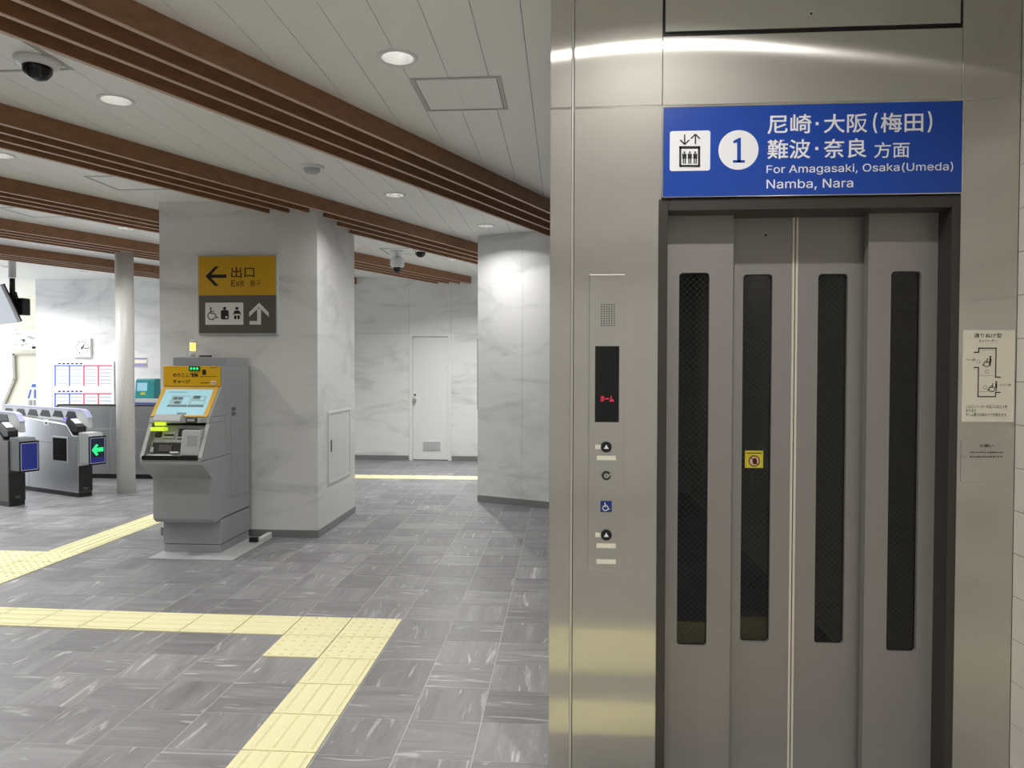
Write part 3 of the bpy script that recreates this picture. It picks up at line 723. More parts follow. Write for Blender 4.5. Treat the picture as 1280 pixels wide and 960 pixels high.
# ================================================================== LIFT SIGN
sg = thing('direction_sign', 'blue lift sign with white platform number and Japanese and English lettering', 'sign', (.82, YE, 2.06))
SX0, SX1, SZ0, SZ1 = .3275, 1.3105, 2.0605, 2.3675
YS = YE-.012
obj('board', MB().box(SX0+.004, SX1-.004, YS, YE+.001, SZ0+.003, SZ1-.003), M_blue, sg)
eg = MB(); eg.box(SX0, SX0+.004, YS-.001, YE+.001, SZ0, SZ1); eg.box(SX1-.004, SX1, YS-.001, YE+.001, SZ0, SZ1); eg.box(SX0+.004, SX1-.004, YS-.001, YE+.001, SZ0, SZ0+.003); eg.box(SX0+.004, SX1-.004, YS-.001, YE+.001, SZ1-.003, SZ1)
obj('edge', eg, M_chrome, sg)
pl = YPlane(YS)
f = Flat(pl, .0006)
u0, w0 = pl.px(837, 214); u1, w1 = pl.px(888, 163); f.rrect(u0, w0, u1, w1, .008)
cu_, cw_ = pl.px(923, 187.5); f.disc(cu_, cw_, .0665, 40)
f.done('symbol_ground', M_white, sg)
f = Flat(pl, .0006)
f.pxtext('尼崎', 959.3, 142.5, 1014.3, 167.8, .012); f.pxtext('大阪', 1029.5, 141.5, 1084.5, 166.8, .012); f.pxtext('梅田', 1100.5, 140.2, 1154.2, 165.8, .012)
f.pxrect(1019.5, 152.7, 1023.3, 156.5)
f.pxtext('(', 1091, 141, 1097, 166.5, .008); f.pxtext(')', 1159, 139, 1165.5, 165.5, .008)
f.done('lettering', M_white, sg); f = Flat(pl, .0006)
f.pxtext('難波', 959, 173.8, 1013.2, 199, .012); f.pxtext('奈良', 1029.3, 172.5, 1083.5, 198, .012)
f.pxrect(1019, 183.8, 1022.8, 187.6); f.pxtext('方面', 1092.5, 177, 1137, 197.8, .006)
f.done('lettering', M_white, sg); f = Flat(pl, .0006)
f.pxtext('For Amagasaki, Osaka(Umeda)', 958, 202.3, 1191.5, 219.3, .004)
f.done('lettering', M_white, sg); f = Flat(pl, .0006)
f.pxtext('Namba, Nara', 958, 223, 1066.5, 238.2, .004)
f.done('lettering', M_white, sg)
f = Flat(pl, .0012)
# figure one with a foot
f.pxpoly([(921.5,173.5),(926,171.8),(926,203.2),(921.3,203.2),(921.3,178.2),(916.6,179.4),(916.6,176.2)]); f.pxrect(916, 200.3, 931, 203.4)
f.done('platform_number', M_blue, sg)
f = Flat(pl, .0012)
for (xa, xb, ya_, yb_) in ((849.2,875.2,182.8,186.0),(849.0,874.6,206.2,209.0),(849.0,851.6,182.8,209.0),(872.4,875.2,182.8,209.0)): f.pxrect(xa, ya_, xb, yb_)
for cxp in (855.4, 862.2, 869.0):
    u, w_ = pl.px(cxp, 190.6); f.disc(u, w_, .0034, 12)
    f.pxrect(cxp-2.6, 192.2, cxp+2.6, 198.6); f.pxrect(cxp-1.9, 198.4, cxp-.4, 204.8); f.pxrect(cxp+.4, 198.4, cxp+1.9, 204.8)
f.pxline((855.8,168.2),(855.8,180.0),.0044); f.pxline((855.8,180.8),(850.2,175.0),.0044); f.pxline((855.8,180.8),(861.6,175.0),.0044)
f.pxline((869.2,180.4),(869.2,168.8),.0044); f.pxline((869.2,167.8),(863.6,173.6),.0044); f.pxline((869.2,167.8),(874.8,173.6),.0044)
f.done('lift_symbol', M_print, sg)

# ================================================================== CALL PANEL
cp = thing('call_panel', 'slim steel lift call panel with black display and two up buttons', 'call panel', (.146, YE, .79))
CX0, CX1, CZ0, CZ1 = .084, .207, .780, 1.803
YP = YE-.004
face = obj('face_plate', MB().box(CX0, CX1, YP, YE+.001, CZ0, CZ1), M_steel, cp, .0015)
pl = YPlane(YP)
f = Flat(pl, .0004)
for a in range(6):
    for b in range(10):
        u, w_ = pl.px(752+a*3.15, 380.8+b*2.9); f.disc(u, w_, .0024, 8)
f.done('speaker_grille', M_print, cp)
u0, w0 = pl.px(743.6, 527.6); u1, w1 = pl.px(774, 432.7)
dsp = obj('display', MB().box(u0, u1, YP-.0015, YP+.001, w0, w1), M_blackg, cp)
Flat(YPlane(YP-.0015), .0006).pxtext('ホーム', 750.5, 494.6, 767, 502.2, .0).done('floor_letters', M_led_r, dsp)
def up_button(py):
    u, w_ = pl.px(757.7, py); b = obj('up_button', MB().tube((u, YP+.001, w_), (u, YP-.007, w_), .0186, 28), M_black, cp, .0015)
    Flat(YPlane(YP-.007), .0006).poly([(u-.0085, w_-.006), (u+.0085, w_-.006), (u, w_+.009)]).done('arrow', M_white, b)
    a, c = pl.px(744, py+2.8); d, e = pl.px(751.3, py-2.6)
    obj('braille_plate', MB().box(a, d, YP-.0015, YP+.001, c, e), M_cream, cp)
up_button(558.6); up_button(668.5)
for py, xa, xb in ((572.4, 745.9, 770), (682, 745.5, 769.8), (702, 745.5, 769.8)):
    a, c = pl.px(xa, py+2.7); d, e = pl.px(xb, py-2.5); obj('braille_plate', MB().box(a, d, YP-.0015, YP+.001, c, e), M_cream, cp)
u, w_ = pl.px(757.9, 594.3); ks = obj('key_switch', MB().tube((u, YP+.001, w_), (u, YP-.005, w_), .0160, 24), M_frame, cp, .001)
obj('key_barrel', MB().tube((u, YP-.004, w_), (u, YP-.008, w_), .0085, 16), M_chrome, ks)
Flat(YPlane(YP-.008), .0004).rect(u-.0012, w_-.006, u+.0012, w_+.006).done('key_slot', M_black, ks)
Flat(YPlane(YP-.005), .0004).rect(u+.010, w_+.003, u+.0145, w_+.0055).rect(u+.010, w_-.001, u+.0135, w_+.001).done('key_marks', M_white, ks)
u0, w0 = pl.px(750.6, 640); u1, w1 = pl.px(764.8, 626.2)
wp = obj('wheelchair_plate', MB().box(u0, u1, YP-.0012, YP+.001, w0, w1), M_wblue, cp)
Flat(YPlane(YP-.0012), .0005).wheelchair((u0+u1)/2-.001, (w0+w1)/2-.001, .031, .0026).done('wheelchair_symbol', M_white, wp)

# ================================================================== NOTICES RIGHT OF THE DOORS
ps = thing('paper_notice', 'cream paper notice with a lift floor plan beside the doors', 'notice', (1.407, YE, 1.306))
pl = YPlane(YE-.0015)
u0, w0 = pl.px(1201.5, 527); u1, w1 = pl.px(1269, 412.5); u0 += .002; u1 = min(u1, XR-.004)
obj('sheet', MB().box(u0, u1, YE-.0015, YE+.0005, w0, w1), M_cream, ps)
f = Flat(pl, .0005)
f.pxtext('通りぬけ型', 1217.5, 416.6, 1252, 422.3, .006); f.pxtext('エレベーター', 1223.5, 424, 1246.5, 427.6, .0)
T = .0034
for a, b in (((1217.2,440.3),(1224,440.3)),((1223.4,441),(1223.4,434.8)),((1223,435.2),(1246,435.2)),((1245,434.8),(1244.3,472)),((1244.3,471.5),(1251,471.5)),
             ((1217,459.3),(1223.6,459.3)),((1223,459),(1222.3,496)),((1222,495.8),(1245,495.8)),((1244.2,496),(1244.4,490)),((1244,490.6),(1250.5,490.6))): f.pxline(a, b, T)
for (x_, y_) in ((1232.6, 453.5), (1239.2, 484.8)):
    u, w_ = pl.px(x_, y_); f.wheelchair(u, w_, .030, .0026, -1)
for (x_, y_) in ((1237.9, 446), (1245.2, 477.5)):
    u, w_ = pl.px(x_, y_); f.disc(u, w_, .0032, 10); f.rect(u-.003, w_-.020, u+.003, w_-.004); f.rect(u-.0014, w_-.032, u+.0014, w_-.019)
f.pxtext('ホーム側', 1208, 448, 1218.8, 451.3, 0); f.pxtext('コンコース側', 1249.5, 479.6, 1263.5, 482.8, 0)
f.pxtext('このエレベーターの出入口は２ヶ所', 1207.3, 506.2, 1259.0, 510.2, 0); f.pxtext('あります。', 1207.3, 511.3, 1221.5, 515, 0)
f.pxtext('ホーム側では奥のドアが開きます。', 1207, 516.4, 1259.0, 520.4, 0)
f.done('print', M_print, ps)
f = Flat(pl, .0004)
for a, b in (((1226,437.6),(1243,437.6)),((1224,469.3),(1243,469.3)),((1224,489.6),(1236,489.6))): f.pxline(a, b, .0008)
for x_, y_ in ((1223, 452), (1233.8, 464.5), (1231.5, 484.2)):
    u, w_ = pl.px(x_, y_); f.arc(u, w_, .006, .0012, 0, 360, 14)
f.done('thin_marks', M_gprint, ps)['kind'] = 'stuff'
n2 = thing('engraved_plate', 'small clear request plate with dark heading under the cream notice', 'plate', (1.405, YE, 1.11))
u0, w0 = pl.px(1200.5, 602); u1, w1 = pl.px(1266, 551.5)
obj('plate', MB().box(u0, min(u1, XR-.004), YE-.003, YE+.0005, w0, w1), M_steel, n2, .001)
pl = YPlane(YE-.003)
f = Flat(pl, .0005); f.pxtext('お願い', 1224.5, 555.2, 1242, 559, .01)
random.seed(3)
for yy in (565.5, 571):                               # two lines too fine to read: strokes only
    x_ = 1212.5
    while x_ < 1252:
        wd = random.uniform(1.0, 2.2); f.pxrect(x_, yy-1.2+random.uniform(0, .5), x_+wd, yy+1.1-random.uniform(0, .5)); x_ += wd+random.uniform(.8, 1.3)
f.done('print', M_brown, n2)

# ================================================================== CEILING SLATS
SLT, SLH, SLP = .025, .110, .160
def inside_pillar(o_):
    """interval of t where the line offset o_ runs through the pillar"""
    ts0, ts1 = [], []
    lo, hi = -1e9, 1e9
    for (a, b, d0, d1) in ((NB.x*o_, TB.x, PX0, PX1), (NB.y*o_, TB.y, PY0, PY1)):
        t0, t1 = (d0-a)/b, (d1-a)/b; lo = max(lo, t0); hi = min(hi, t1)
    return (lo, hi) if hi > lo else None
names = ['wooden ceiling slat row of four brown boards running past the lift', 'wooden ceiling slat row meeting the front of the marble pillar',
         'wooden ceiling slat row over the fare machine, reappearing behind the marble pillar', 'wooden ceiling slat row over the ticket gates, in front of the round column',
         'wooden ceiling slat row over the gates, furthest from the lift']
for s_ in range(5):
    off = -2.683-1.68*s_
    root = thing('ceiling_slat_row', names[s_], 'ceiling slats', (NB.x*off+TB.x*4, NB.y*off+TB.y*4, ZC), group=None)
    for q in range(4):
        oc = off-SLT/2-q*SLP
        t0 = max(-3.6, (-8.85-NB.x*oc)/TB.x)
        if s_ == 0: t1 = WRP.x*TB.x+WRP.y*TB.y-.002
        else: t1 = (YF-.01-NB.y*oc)/TB.y
        segs = [(t0, t1)]
        cut = inside_pillar(oc)
        if cut: segs = [(t0, cut[0]-.004), (cut[1]+.004, t1)]
        for a, b in segs:
            o3 = Vector((NB.x*oc, NB.y*oc, ZC)); m = MB()
            m.frame_box(o3, Vector((TB.x, TB.y, 0)), Vector((NB.x, NB.y, 0)), Vector((0, 0, -1)), a, b, -SLT/2, SLT/2, 0, SLH)
            sl = obj('slat', m, M_wood, root, .0015)
            m = MB(); m.frame_box(o3, Vector((TB.x, TB.y, 0)), Vector((NB.x, NB.y, 0)), Vector((0, 0, -1)), a, b, -SLT/2, SLT/2, SLH-.001, SLH+.002)
            obj('edge_band', m, M_wedge, sl)

# ================================================================== CEILING FITTINGS
def downlight(n, x, y, watts, label, warm):
    p = proj((x, y, ZC)); seen = p is not None and -12 < p[0] < 1292 and -12 < p[1] < 972
    g_ = None
    if label is None: label, g_ = 'recessed round downlight in the white panel ceiling', 'recessed downlights'
    t = thing('downlight', label, 'downlight', (x, y, ZC), group=g_)
    obj('trim_ring', MB().lathe((x, y, ZC), [(RD-.006, .002), (RD-.004, -.004), (RD+.012, -.005), (RD+.016, -.001), (RD+.016, .0)], 32, False), M_whitep, t)
    obj('reflector', MB().lathe((x, y, ZC), [(RD-.006, .001), (RD-.010, .02), (.056, .06), (.036, .086)], 32, False), M_refl, t)
    obj('lamp' if seen else 'lamp_%d_offscreen' % n, MB().lathe((x, y, ZC), [(.001, .062), (.042, .0625), (.042, .088)], 24, True), M_lamp, t)
    ld = bpy.data.lights.new('downlight_lamp', 'AREA'); ld.shape = 'DISK'; ld.size = .05; ld.energy = watts; ld.spread = 2.5
    ld.color = (1, .975, .95) if warm else (1, .985, .97)
    lo = bpy.data.objects.new('downlight_lamp' if seen else 'downlight_lamp_%d_offscreen' % n, ld); COL.objects.link(lo); lo.parent = t; lo.location = (0, 0, -.002)
for n_, (x, y, wt, lb) in enumerate(DL): downlight(n_, x, y, wt, lb, wt <= W_NEAR)
# round detector
t = thing('ceiling_detector', 'round white detector on the ceiling in front of the pillar', 'detector', (-1.81, 5.167, ZC))
obj('base', MB().lathe((-1.81, 5.167, ZC), [(.085, 0), (.085, -.012), (.07, -.018), (.0, -.018)], 28, False), M_whitep, t)
obj('cover', MB().lathe((-1.81, 5.167, ZC-.018), [(.06, 0), (.055, -.02), (.045, -.028), (.0, -.03)], 28, False), M_machl, t)
def hatch(x0, x1, y0, y1, label):
    t = thing('ceiling_hatch', label, 'access hatch', ((x0+x1)/2, (y0+y1)/2, ZC)); e = .016
    m = MB()
    for a in ((x0, x0+e, y0, y1), (x1-e, x1, y0, y1), (x0+e, x1-e, y0, y0+e), (x0+e, x1-e, y1-e, y1)): m.box(a[0], a[1], a[2], a[3], ZC-.004, ZC+.001)
    obj('frame', m, M_machl, t, .001)
    m = MB(); k = e+.004
    for a in ((x0+k, x0+k+.004, y0+k, y1-k), (x1-k-.004, x1-k, y0+k, y1-k), (x0+k, x1-k, y0+k, y0+k+.003), (x0+k, x1-k, y1-k-.003, y1-k)): m.box(a[0], a[1], a[2], a[3], ZC-.0012, ZC+.0005)
    obj('gap', m, M_plenum, t)
    xm = (x0+x1)/2
    for a, b in ((x0+k+.004, xm-.0012), (xm+.0012, x1-k-.004)): obj('hatch_panel', MB().box(a, b, y0+k+.003, y1-k-.003, ZC-.0022, ZC+.0005), M_ceil, t)
hatch(-.775, -.320, 3.635, 4.10, 'square ceiling access hatch nearest the lift')
hatch(-2.83, -2.372, 2.955, 3.421, 'ceiling access hatch beside the dark dome camera')
hatch(-3.63, -3.18, 5.32, 5.75, 'ceiling access hatch over the fare machine')
hatch(-5.11, -4.66, 6.30, 6.74, 'ceiling access hatch above the ticket gates')
hatch(-2.24, -1.78, 8.74, 9.22, 'ceiling access hatch beside the white dome camera')
def dome(x, y, label, white=False, stem=.0):
    t = thing('dome_camera', label, 'security camera', (x, y, ZC))
    z = ZC
    if stem:
        obj('bracket', MB().lathe((x, y, z), [(.075, 0), (.07, -.02), (.05, -.03), (.045, -stem)], 24), M_whitep, t); z -= stem
        obj('housing', MB().lathe((x, y, z), [(.06, .01), (.085, -.02), (.085, -.10), (.066, -.12)], 24), M_whitep, t); z -= .12
        obj('lens_dome', MB().lathe((x, y, z), [(.064, .004), (.058, -.03), (.036, -.056), (.0, -.064)], 24, False), M_blackg, t)
    else:
        obj('housing', MB().lathe((x, y, z), [(.095, 0), (.098, -.012), (.085, -.03), (.066, -.036)], 28), M_whitep, t); z -= .034
        obj('lens_dome', MB().lathe((x, y, z), [(.064, .004), (.06, -.028), (.04, -.052), (.018, -.062), (.0, -.064)], 28, False), M_blackg, t)
dome(-2.47, 3.30, 'dark dome security camera beside a ceiling hatch')
dome(-2.06, 8.93, 'white dome security camera on a stem near the service door', True, .09)
dome(-1.757, 8.86, 'small dome security camera with black lens beside the stemmed one')

# ================================================================== PILLAR SIGN
es = thing('exit_sign', 'yellow exit and charcoal toilet direction sign on the marble pillar', 'sign', (-2.83, PY0, 1.767))
Y1 = PY0-.03; pl = YPlane(Y1)
u0, w0 = pl.px(249, 416.5); u1, w1 = pl.px(344.5, 320); wm = pl.px(300, 369)[1]
obj('backing', MB().box(u0-.012, u1+.012, Y1+.003, PY0+.0005, w0-.012, w1+.012), M_machl, es, .002)
obj('yellow_face', MB().box(u0, u1, Y1, Y1+.004, wm, w1), M_signy, es)
obj('charcoal_face', MB().box(u0, u1, Y1, Y1+.004, w0, wm), M_signg, es)
f = Flat(pl, .001)
f.pxrect(262, 343.1, 283.2, 347.4); f.pxpoly([(256.8,345.3),(269,333),(273.6,333),(262,345.3)]); f.pxpoly([(256.8,345.3),(262,345.3),(273.6,357.4),(268.4,357.4)])
f.done('arrow', M_print, es)
f = Flat(pl, .001); f.pxtext('出口', 289, 333.2, 318, 347.2, .006); f.pxtext('Exit', 289, 350, 305.3, 357.8, .004); f.pxtext('출구', 312.5, 350.4, 325.8, 357.8, .004)
f.done('exit_lettering', M_brown, es)
f = Flat(pl, .001); a = pl.px(256.8, 406); b = pl.px(304.2, 378.2); f.rrect(a[0], a[1], b[0], b[1], .008)
f.pxrect(321.5, 386, 326.4, 405.8); f.pxrect(312, 401.2, 322, 405.8)
f.pxpoly([(323.8,378.5),(336,390.5),(336,396),(323.8,384.2)]); f.pxpoly([(323.8,378.5),(323.8,384.2),(311.5,396),(311.5,390.5)])
f.done('toilet_arrow', M_signw, es)
f = Flat(pl, .002)
u, w_ = pl.px(265.5, 392.5); f.wheelchair(u, w_, .115, .0085)
u, w_ = pl.px(281, 385.5); f.disc(u, w_, .014, 16); a = pl.px(276.2, 399.3); b = pl.px(286, 387.6); f.rrect(a[0], a[1], b[0], b[1], .014)
u, w_ = pl.px(296.3, 385.5); f.disc(u, w_, .014, 16); f.pxpoly([(291,393.5),(293.5,388.2),(299.2,388.2),(302,393.5),(299,392.3),(294,392.3)])
for q in (-1, 1):
    u, w_ = pl.px(296.3+q*2.0, 396.6); f.disc(u, w_, .0115, 12, .019)
f.done('toilet_symbols', M_print, es)
f = Flat(pl, .003); u, w_ = pl.px(283.2, 396.5); f.disc(u, w_, .0095, 14); f.done('ostomy_mark', M_signw, es)

# ================================================================== FARE ADJUSTMENT MACHINE
MX0, MX1 = -3.19, -2.71
fm = thing('fare_machine', 'grey fare adjustment machine with yellow header and touch screen against the pillar', 'ticket machine', ((MX0+MX1)/2, 5.86, 0))
XM = (MX0+MX1)/2; YB = 6.13
obj('floor_plate', MB().box(-3.20, -2.52, 5.40, 6.17, .0005, .010), M_machl, fm, .002)
obj('plinth', MB().box(MX0+.012, MX1-.004, 5.60, YB-.01, .009, .072), M_mach, fm, .003)
obj('pedestal', MB().box(MX0+.008, MX1, 5.595, YB, .076, .29), M_mach, fm, .006)
obj('bolt', MB().tube((-2.815, 5.596, .125), (-2.815, 5.590, .125), .007, 10), M_machl, fm)
lowp = [(5.500, .268), (5.462, .300), (5.462, .620), (5.305, .738), (5.292, .748), (5.292, .776), (YB, .776), (YB, .268)]
obj('lower_cabinet', MB().prism_x(lowp, MX0, MX1), M_mach, fm, .008)
obj('lip_strip', MB().box(MX0+.02, MX1-.03, 5.286, 5.30, .782, .814), M_black, fm)
obj('lip', MB().prism_x([(5.292, .776), (5.292, .782), (5.34, .82), (5.48, .82), (5.48, .777)], MX0+.004, MX1-.004), M_machl, fm)
# console with recess: two cheeks, floor, back
ck = [(5.296, .778), (5.318, .838), (5.428, 1.052), (5.688, 1.052), (5.688, .778)]
for a, b in ((MX0-.0015, MX0+.028), (MX1-.028, MX1+.0015)):
    obj('console_cheek', MB().prism_x(ck, a, b), M_mach, fm, .003)
    obj('cheek_edge', MB().prism_x([(5.292, .80), (5.3145, .839), (5.4245, 1.053), (5.430, 1.050), (5.320, .836), (5.30, .80)], a+.001, b-.001), M_machl, fm)
cb = [(5.372, .815), (5.462, 1.03), (5.72, 1.03), (5.72, .815)]
obj('console_back', MB().prism_x(cb, MX0+.03, MX1-.03), M_machl, fm)
CO = Vector((MX0, 5.372, .815)); CUu = Vector((1, 0, 0)); CW = Vector((0, .090, .215)).normalized(); CN = Vector((0, -CW.z, CW.y))
def cbox(name, mat, u0, u1, w0, w1, d0, d1, bev=.0, par=None): return obj(name, MB().frame_box(CO, CUu, CW, CN, u0, u1, w0, w1, d0, d1), mat, par or fm, bev)
cbox('coin_slot', M_black, .045, .095, .135, .21, -.002, .012, .006)
cbox('card_slot', M_machl, .115, .205, .125, .175, -.002, .012, .003); cbox('card_slot_mouth', M_black, .122, .198, .142, .158, .010, .0135)
cbox('note_slot', M_black, .228, .312, .122, .205, -.002, .010, .003); cbox('note_slot_lip', M_machl, .230, .312, .125, .137, .008, .016)
cbox('change_tray', M_black, .05, .31, -.005, .09, -.002, .022, .004); cbox('tray_rim', M_frame, .11, .215, .012, .066, .02, .030, .003)
cbox('tray_cup', M_machl, .045, .072, .005, .05, .015, .035, .006); cbox('coin_tray_label', M_whitep, .222, .285, -.004, .006, .022, .06)
# printer and card unit standing proud on the right
up = [(5.318, .815), (5.352, .998), (5.375, 1.004), (5.47, 1.004), (5.43, .815)]
cu = obj('card_unit', MB().prism_x(up, MX0+.300, MX1-.032), M_machl, fm, .004)
obj('card_unit_slot', MB().box(MX0+.325, MX1-.06, 5.385, 5.440, 1.0035, 1.0062), M_dark, cu)
obj('card_unit_panel', MB().frame_box(Vector((MX0, 5.318, .815)), CUu, Vector((0, .034, .183)).normalized(), Vector((0, -.983, .183)), .345, .425, .07, .15, -.001, .0015), M_mach, cu)
# shelf under the screen
sh = [(5.418, 1.053), (5.432, 1.094), (5.688, 1.094), (5.688, 1.053)]
obj('shelf', MB().prism_x(sh, MX0, MX1), M_mach, fm, .003)
obj('shelf_front', MB().prism_x([(5.4155, 1.055), (5.4295, 1.093), (5.436, 1.093), (5.424, 1.055)], MX0+.003, MX1-.003), M_machl, fm)
obj('reader_pad', MB().box(MX0+.30, MX0+.385, 5.405, 5.424, 1.056, 1.092), M_frame, fm, .003); obj('reader_face', MB().box(MX0+.312, MX0+.373, 5.4035, 5.407, 1.066, 1.084), M_machl, fm)
obj('key_pad', MB().box(MX0+.41, MX1-.02, 5.412, 5.43, 1.056, 1.090), M_mach, fm, .002)
obj('hood', MB().prism_x([(5.38, 1.052), (5.365, 1.07), (5.40, 1.118), (5.45, 1.118), (5.45, 1.052)], MX0+.055, MX0+.275), M_machl, fm, .008)
obj('lamp_upper', MB().box(MX0+.08, MX0+.165, 5.356, 5.38, 1.035, 1.060), M_led_y, fm, .004); obj('lamp_lower', MB().box(MX0+.055, MX0+.165, 5.34, 5.40, .995, 1.022), M_led_y, fm, .004)
# screen housing
SO = Vector((MX0, 5.432, 1.095)); SW = Vector((0, .196, .228)).normalized(); SL = math.hypot(.196, .228); SN = Vector((0, -SW.z, SW.y))
head = [(5.432, 1.095), (5.628, 1.323), (5.628, 1.492), (YB, 1.492), (YB, .776), (5.69, .776), (5.69, 1.095)]
obj('upper_cabinet', MB().prism_x(head, MX0, MX1), M_mach, fm, .004)
def sbox(name, mat, u0, u1, w0, w1, d0, d1, bev=.0, par=None): return obj(name, MB().frame_box(SO, Vector((1, 0, 0)), SW, SN, u0, u1, w0, w1, d0, d1), mat, par or fm, bev)
bez = sbox('bezel', M_amber, .004, .462, .002, SL-.002, -.002, .006, .003)
sc = sbox('screen', M_screen, .038, .425, .018, SL-.03, .004, .0075)
sp_ = Plane(SO+SN*.0075, (1, 0, 0), SW)
f = Flat(sp_, .001)
f.rect(.110, .100, .262, .205); f.rect(.272, .100, .395, .205); f.done('screen_tiles', M_lcd_mid, sc)
f = Flat(sp_, .002)
f.rect(.106, .094, .266, .112); f.rect(.270, .094, .398, .112); f.rect(.13, .165, .165, .190); f.rect(.170, .165, .205, .190); f.rect(.15, .125, .20, .150); f.rect(.29, .175, .345, .205)
f.rect(.21, .022, .285, .038); f.rect(.07, .238, .22, .242); f.done('screen_buttons', M_lcd_dark, sc)
f = Flat(sp_, .002); f.rect(.215, .122, .258, .195); f.disc(.365, .18, .017, 14); f.rect(.29, .122, .385, .150); f.done('screen_pictures', M_screen, sc)
hd = obj('header', MB().box(MX0+.004, MX1-.008, 5.620, 5.630, 1.330, 1.490), M_amber, fm, .002)
pl = YPlane(5.620)
f = Flat(pl, .0012); f.pxtext('のりこし精算', 216, 466.2, 248, 471.4, .03); f.done('lettering', M_print, hd); f = Flat(pl, .0012); f.pxtext('チャージ', 216.3, 474.6, 237.5, 479.6, .03)
f.done('lettering', M_print, hd); f = Flat(pl, .0012); f.pxrect(253, 462.2, 257.6, 468.4); f.pxline((250, 470.7), (271, 470.7), .0035); f.pxline((250.3, 478.8), (261, 478.6), .005); f.pxline((262, 459.6), (270.5, 459.4), .0035)
f.done('small_print', M_print, hd)['kind'] = 'stuff'
f = Flat(pl, .0012); u, w_ = pl.px(266.7, 478.3); f.rrect(u-.018, w_-.014, u+.018, w_+.014, .005); f.done('card_mark', M_whitep, hd)
ic = Flat(pl, .002); u, w_ = pl.px(266.7, 478.6); ic.disc(u-.005, w_, .006, 10); ic.disc(u+.006, w_, .006, 10); ic.done('card_mark_print', M_red, hd)
u0, w0 = pl.px(236.5, 463.7); u1, w1 = pl.px(250.2, 457.6)
lw = obj('arrow_window', MB().box(u0, u1, 5.612, 5.621, w0, w1), plain('led_window', rgb(10, 60, 30), .3, var=0), fm, .002)
f = Flat(YPlane(5.612), .001)
for xx in (239.6, 243.4, 247.2):
    u, w_ = pl.px(xx, 460.7); f.disc(u, w_, .010, 14, .011)
f.done('arrow_lights', M_led_g, lw)
# side panel joints and vents
sdoor = obj('side_door', MB().box(MX1-.001, MX1+.003, 5.776, 6.108, .42, 1.06), M_mach, fm, .001)
for k in range(2): obj('side_vent', MB().box(MX1-.001, MX1+.003, 5.80, 5.87, 1.085+k*.04, 1.115+k*.04), M_machd, fm, .001)
obj('roof_unit', MB().box(MX0+.04, MX1-.002, 5.70, YB, 1.492, 1.562), M_mach, fm, .005)
lt = obj('signal_lamp', MB().lathe((-3.035, 5.80, 1.56), [(.024, 0), (.024, .05), (.020, .055)], 18), M_whitep, fm)
obj('lamp_lens', MB().lathe((-3.035, 5.80, 1.612), [(.0215, 0), (.0225, .01), (.0225, .062), (.0215, .068)], 18), M_lamp_a, lt)
obj('lamp_cap', MB().lathe((-3.035, 5.80, 1.680), [(.023, 0), (.023, .02), (.016, .026)], 18), M_whitep, lt)
obj('roof_tag', MB().box(-2.98, -2.89, 5.79, 5.84, 1.561, 1.578), M_frame, fm, .003)
# white stopper bar on the floor at the pillar foot
stp = thing('floor_stopper', 'short white bar with a black end lying beside the fare machine', 'stopper', (-2.56, 6.05, 0))
obj('bar', MB().box(-2.575, -2.535, 5.985, 6.19, .011, .045), M_whitep, stp, .003)
obj('end_cap', MB().box(-2.640, -2.570, 5.955, 5.99, .011, .05), M_black, stp, .003)

# ================================================================== ROUND COLUMN, GATES, FENCE
tag(obj('round_column', MB().lathe((-5.17, 8.30, 0), [(.099, .0), (.099, ZC-.02)], 40), plain('column_white', rgb(226, 226, 222), .4, var=.01)), 'slim white round column standing by the ticket gates', 'column')

